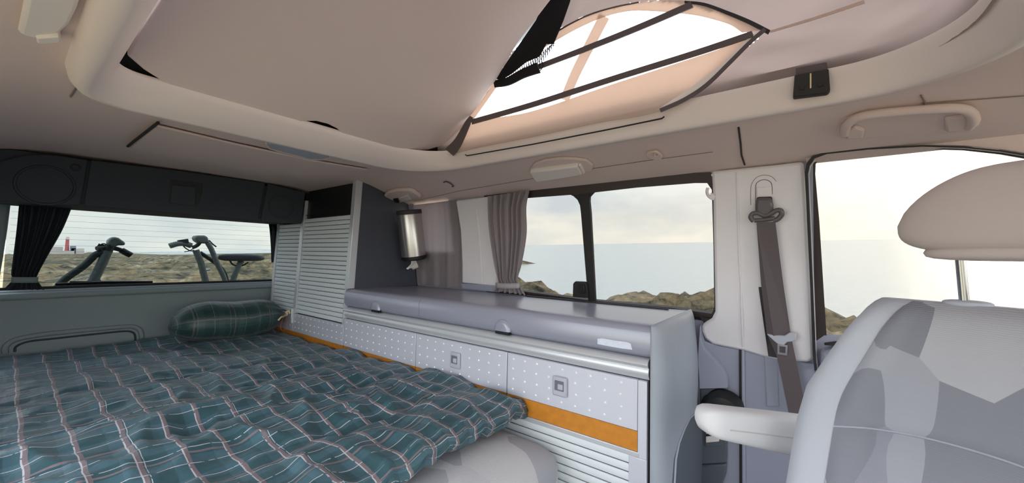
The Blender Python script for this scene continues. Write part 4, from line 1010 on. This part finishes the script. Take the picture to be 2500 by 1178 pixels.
# ================================================================== OUTSIDE
def gz(x, y, h): return H+(h-NS.x*x-NS.y*y)/NS.z                  # h = height relative to eye along gravity
def ground_h(x, y):
    d = math.hypot(x, y)
    base = -1.55+.010*min(60, max(0, -x-6))*1.3+.012*max(0, -x-40)*.25
    hd = sm(.19, .12, y/(d+1e-6))                                # far headland that carries the lighthouse
    base = min(base, -.98)+sm(60, 160, d)*lerp(-1.6, .55, hd)
    rock = .55*noise.fractal((x*.16, y*.16, 1.0), 1.0, 2.1, 5)*min(1, max(0, (d-5)/10))
    rock += .28*(1-abs(noise.noise((x*.45, y*.45, 4))))*min(1, max(0, (d-5)/6))-.14
    shore = 10.6+1.2*noise.noise((x*.22, 3, 0))+.9*noise.noise((x*.7, 8, 0))
    shore = shore+ (max(0, -x-9.5))*1.15
    rock += (.30+.35*noise.noise((x*.9, y*.9, 6)))*sm(6.5, 9.5, y)*sm(1.5, -1.2, x)*sm(-5.2, -3.6, x)
    rock += .75*math.exp(-((x+7.4)**2+(y-10.4)**2)/1.1)
    rock += .30*abs(noise.noise((x*.8, y*.8, 11)))*sm(6, 12, d)+.26*abs(noise.noise((x*1.9, y*1.9, 12)))*sm(5, 9, d)+.20*noise.noise((x*3.7, y*3.7, 2))*sm(5, 9, d)-.12+.5*(noise.hetero_terrain((x*.35, y*.35, 3.0), .9, 2.2, 5, .6)-.6)*.35*sm(8, 16, d)
    rock += .55*noise.noise((x*.11+3, y*.16, 2.5))*sm(10, 22, d)*sm(120, 60, d)
    crag = noise.turbulence((x*.8, y*.8, 5.5), 5, True)-.45
    rock += .42*crag*sm(5, 9, d)+.10*noise.noise((x*7, y*7, 1.5))*sm(5, 9, d)*sm(40, 20, d)
    base -= .45*sm(-3.2, -4.2, x)*sm(-14, -9, x)*sm(5, 8, y)
    k = sm(shore, shore+2.5, y)
    kx = sm(14, 18, x+2*noise.noise((y*.2, 1, 1)))*0
    return lerp(base+rock*.75, -13, max(k, kx))
gx = [-320, -260, -210, -170, -140, -115, -95, -80, -68, -58, -50, -44]+[-40+i*.4 for i in range(65)]+[-14.2+i*.2 for i in range(96)]+[5+i*.8 for i in range(26)]+[26, 30, 36, 44]
gy = [-60, -45, -34, -26, -20, -16, -13, -10, -8]+[-6.5+i*.4 for i in range(33)]+[6.6+i*.18 for i in range(44)]+[14.6+i*.45 for i in range(34)]+[30+i*1.0 for i in range(14)]+[48, 56, 66, 80, 100, 130, 170, 220, 280, 340]
V = [(x, y, gz(x, y, ground_h(x, y)-(0 if not (-3.2 < x < 1.8 and -.9 < y < 2.0) else .1))) for x in gx for y in gy]
ny = len(gy); F = [(i*ny+j, (i+1)*ny+j, (i+1)*ny+j+1, i*ny+j+1) for i in range(len(gx)-1) for j in range(ny-1)]
gr = mesh('ground', V, F, 'earth', smooth=True); struct(gr); gr['label'] = 'rocky coastal ground of grey and ochre stone'
C0 = CAM-NS*9.0; t1 = NS.cross(Vector((1, 0, 0))).normalized(); t2 = NS.cross(t1)
V = [C0]+[C0+(t1*math.cos(a)+t2*math.sin(a))*15000 for a in [2*math.pi*i/96 for i in range(96)]]
se = mesh('sea', V, [(0, 1+i, 1+(i+1) % 96) for i in range(96)], 'sea'); struct(se); se['label'] = 'calm pale sea reaching to the horizon'

# lighthouse on the headland
LD = -210.0
lhb = oX(163, 613, LD); lht = oX(163, 577, LD); hL = lht.z-lhb.z
lh = thing('lighthouse', 'slender red lighthouse with white lantern on the far headland', 'lighthouse', tuple(lhb))
Zv = Vector((0, 0, 1))
lathe('tower', lhb, Zv, [(0, 0), (hL*.13, 0), (hL*.10, hL*.1), (hL*.08, hL*.80), (hL*.10, hL*.81), (0, hL*.81)], 'red', lh, 20)
lathe('gallery', lhb, Zv, [(0, hL*.80), (hL*.11, hL*.80), (hL*.11, hL*.84), (0, hL*.84)], 'whitewash', lh, 20)
lathe('lantern', lhb, Zv, [(0, hL*.83), (hL*.085, hL*.83), (hL*.085, hL*.95), (hL*.04, hL*1.0), (0, hL*1.02)], 'whitewash', lh, 16)
wl = thing('keeper_house', 'low white walled building around the foot of the lighthouse', 'building', tuple(oX(160, 618, LD+4)))
def farbox(name, u0, u1, v0, v1, x, dpt, m, parent):
    a = oX(u0, v1, x); b = oX(u1, v0, x); return box(name, (x-dpt, a.y, a.z-2), (x, b.y, b.z), m, parent)
farbox('wall', 40, 182, 612, 626, LD+6, 3, 'whitewash', wl); farbox('wall', 118, 154, 602, 613, LD-4, 8, 'whitewash', wl); farbox('wall', 173, 206, 606, 622, LD+2, 5, 'whitewash', wl)
farbox('roof', 174, 186, 600, 604, LD+2, 5, 'trim_grey', wl); farbox('door', 180, 185, 608, 615, LD+2.2, .4, 'trim_dark', wl)

# rear wiper
wpz = oX(135, 697, -3.0); wpe = oX(372, 690, -3.0)
wi = thing('wiper', 'black rear wiper resting along the bottom of the rear window', 'wiper', tuple(wpz))
tube('wiper_arm', [oX(135, 695, -3.0), oX(250, 690, -3.0), oX(372, 689, -3.0)], .010, 'black', wi)
tube('wiper_blade', [oX(170, 688, -3.005), oX(372, 687, -3.005)], .005, 'rubber', wi)

# bicycles on the rear carrier
XB = -3.42
def bike(label, fp):
    b = thing('bicycle', label, 'bicycle', fp['base'], 'bicycles on the rear carrier'); return b
def bt(name, px, r, m, parent, x=XB, **k): return tube(name, [oX(p[0], p[1], x+(p[2] if len(p) > 2 else 0)) for p in px], r, m, parent, seg=10, **k)
def wheel(parent, c, R=.33):
    w_ = tube('wheel', [c+Vector((0, R*math.cos(2*math.pi*i/40), R*math.sin(2*math.pi*i/40))) for i in range(40)], .02, 'black', parent, closed=True)
    V = []; F = []
    for i in range(16):
        a = 2*math.pi*i/16; p = c; q = c+Vector((0, R*math.cos(a), R*math.sin(a))); nn = Vector((0, -math.sin(a), math.cos(a)))*.001; k = len(V)
        V += [p+nn, p-nn, q-nn, q+nn]; F.append((k, k+1, k+2, k+3))
    s_ = mesh('spokes', V, F, 'chrome', w_); s_['kind'] = 'stuff'
    tube('hub', [c+Vector((-.04, 0, 0)), c+Vector((.04, 0, 0))], .02, 'bike_dark', w_)
    return w_
for lab_, x_, main, bars in (('dark bicycle with turned handlebar on the rear carrier', -3.36, 0, 0), ('grey bicycle with saddle and turned handlebar on the rear carrier', -3.52, 1, 1)):
    if main == 0:
        b = thing('bicycle', lab_, 'bicycle', tuple(oX(230, 700, x_)), 'bicycles on the rear carrier')
        fr_ = bt('frame', [(140, 702), (160, 680), (205, 648), (232, 622), (250, 616)], .019, 'bike_dark', b, x_, smoothk=4)
        bt('head_tube', [(212, 706), (228, 684), (250, 640), (262, 612)], .024, 'bike_grey', b, x_)
        bt('clamp', [(222, 688), (246, 684)], .012, 'chrome', b, x_)
        hb = bt('handlebar', [(236, 606, .02), (258, 604, .0), (280, 606, -.02), (300, 612, -.02), (319, 622, -.02)], [.013, .013], 'bike_dark', b, x_, smoothk=4)
        bt('grip', [(296, 610, -.02), (320, 623, -.02)], .018, 'black', hb, x_)
        bt('stem', [(262, 616), (268, 598)], .022, 'bike_dark', b, x_)
        c = oX(286, 590, x_)
        plate('basket_bag', [oX(*p, x_+.03) for p in ((264, 594), (266, 584), (278, 577), (290, 580), (307, 592), (305, 599), (290, 598), (278, 604))], (-1, 0, 0), .10, 'bike_grey', b, b=.012)
        bt('brake_lever', [(262, 606), (248, 596), (236, 608)], .005, 'black', b, x_, smoothk=3); bt('brake_lever', [(250, 600), (242, 595), (238, 602)], .004, 'black', b, x_)
        bt('brake_cable', [(256, 610), (246, 600), (252, 594), (264, 598)], .003, 'black', b, x_, smoothk=4)
        wheel(b, Vector((x_, oX(140, 700, x_).y-.12, .42))); wheel(b, Vector((x_, oX(140, 700, x_).y+.86, .42)))
        tube('fork', [oX(212, 706, x_), Vector((x_, oX(140, 700, x_).y-.12, .42))], .014, 'bike_dark', b)
        tube('top_tube', [oX(140, 702, x_), Vector((x_, oX(140, 700, x_).y+.5, .62)), Vector((x_, oX(140, 700, x_).y+.86, .42))], .015, 'bike_dark', b)
    else:
        b = thing('bicycle', lab_, 'bicycle', tuple(oX(505, 700, x_)), 'bicycles on the rear carrier')
        bt('head_tube', [(478, 610), (490, 640), (503, 690), (508, 712)], .021, 'bike_grey', b, x_)
        bt('frame', [(488, 616), (520, 637), (545, 660), (556, 692), (560, 712)], .014, 'bike_dark', b, x_-.03, smoothk=4)
        bt('second_stem', [(507, 592), (517, 610), (530, 642), (545, 672), (556, 704)], .017, 'bike_grey', b, x_+.02, smoothk=4)
        bt('clamp', [(488, 661), (512, 658)], .010, 'chrome', b, x_)
        hb = bt('handlebar', [(470, 604), (482, 598), (492, 588), (508, 592)], .013, 'bike_dark', b, x_, smoothk=4)
        bt('grip', [(414, 600, .02), (432, 595, .02), (450, 594, .01), (466, 599)], .019, 'bike_grey', hb, x_, smoothk=3)
        plate('display', [oX(*p, x_+.03) for p in ((434, 586), (460, 582), (462, 593), (440, 595))], (-1, 0, 0), .03, 'bike_dark', hb, b=.004)
        plate('bar_bag', [oX(*p, x_+.03) for p in ((476, 580), (480, 574), (500, 574), (508, 578), (511, 588), (505, 594), (488, 593), (480, 587))], (-1, 0, 0), .10, 'bike_grey', b, b=.012)
        bt('brake_lever', [(510, 586), (520, 596), (528, 602)], .005, 'bike_dark', b, x_)
        bt('brake_cable', [(444, 596), (454, 606), (466, 612), (474, 610)], .004, 'bike_dark', b, x_, smoothk=3)
        bt('brake_cable', [(450, 614), (462, 612), (472, 606)], .003, 'bike_dark', b, x_, smoothk=3)
        bt('seat_post', [(562, 712), (570, 680), (582, 648), (590, 636)], .020, 'bike_grey', b, x_)
        sd_ = oX(587, 631, x_)
        yl = oX(532, 630, x_); yr = oX(644, 630, x_); hw_ = (yr.y-yl.y)/2; zt = oX(587, 624, x_).z
        def sfn(x, y, z): return (x, y*(.42+.58*sm(-.3, .9, x)), z*(1 if z < 0 else .9)-.25*abs(x)**3*(x > 0)*.3)
        cushion('saddle', ((x_, (yl.y+yr.y)/2, zt-.012)), (0, hw_, 0), (.085, 0, 0), (0, 0, .03), 'bike_saddle', b, .6, .8, 16, 36, sfn)
        bt('saddle_rail', [(560, 634), (570, 646), (590, 648), (606, 640)], .006, 'bike_dark', b, x_, smoothk=4)
        y0 = oX(508, 712, x_).y
        wheel(b, Vector((x_, y0-.25, .42))); wheel(b, Vector((x_, y0+.75, .42)))
        tube('fork', [oX(508, 712, x_), Vector((x_, y0-.25, .42))], .014, 'bike_dark', b)
        tube('down_tube', [oX(560, 712, x_), Vector((x_, y0+.35, .62)), Vector((x_, y0+.75, .42))], .015, 'bike_dark', b)
rk = thing('bike_carrier', 'steel bike carrier behind the tailgate holding both bicycles', 'carrier', (-3.4, .6, -.2))
for y in (.1, 1.1):
    tube('upright', [(-3.03, y, .55), (-3.25, y, .03), (-3.6, y, .03)], .015, 'alu', rk)
for x in (-3.36, -3.52):
    tube('wheel_tray', [(x, -.45, .05), (x, 1.95, .05)], .022, 'alu', rk, flat=.5)
tube('cross_bar', [(-3.03, -.1, .55), (-3.03, 1.3, .55)], .015, 'alu', rk)
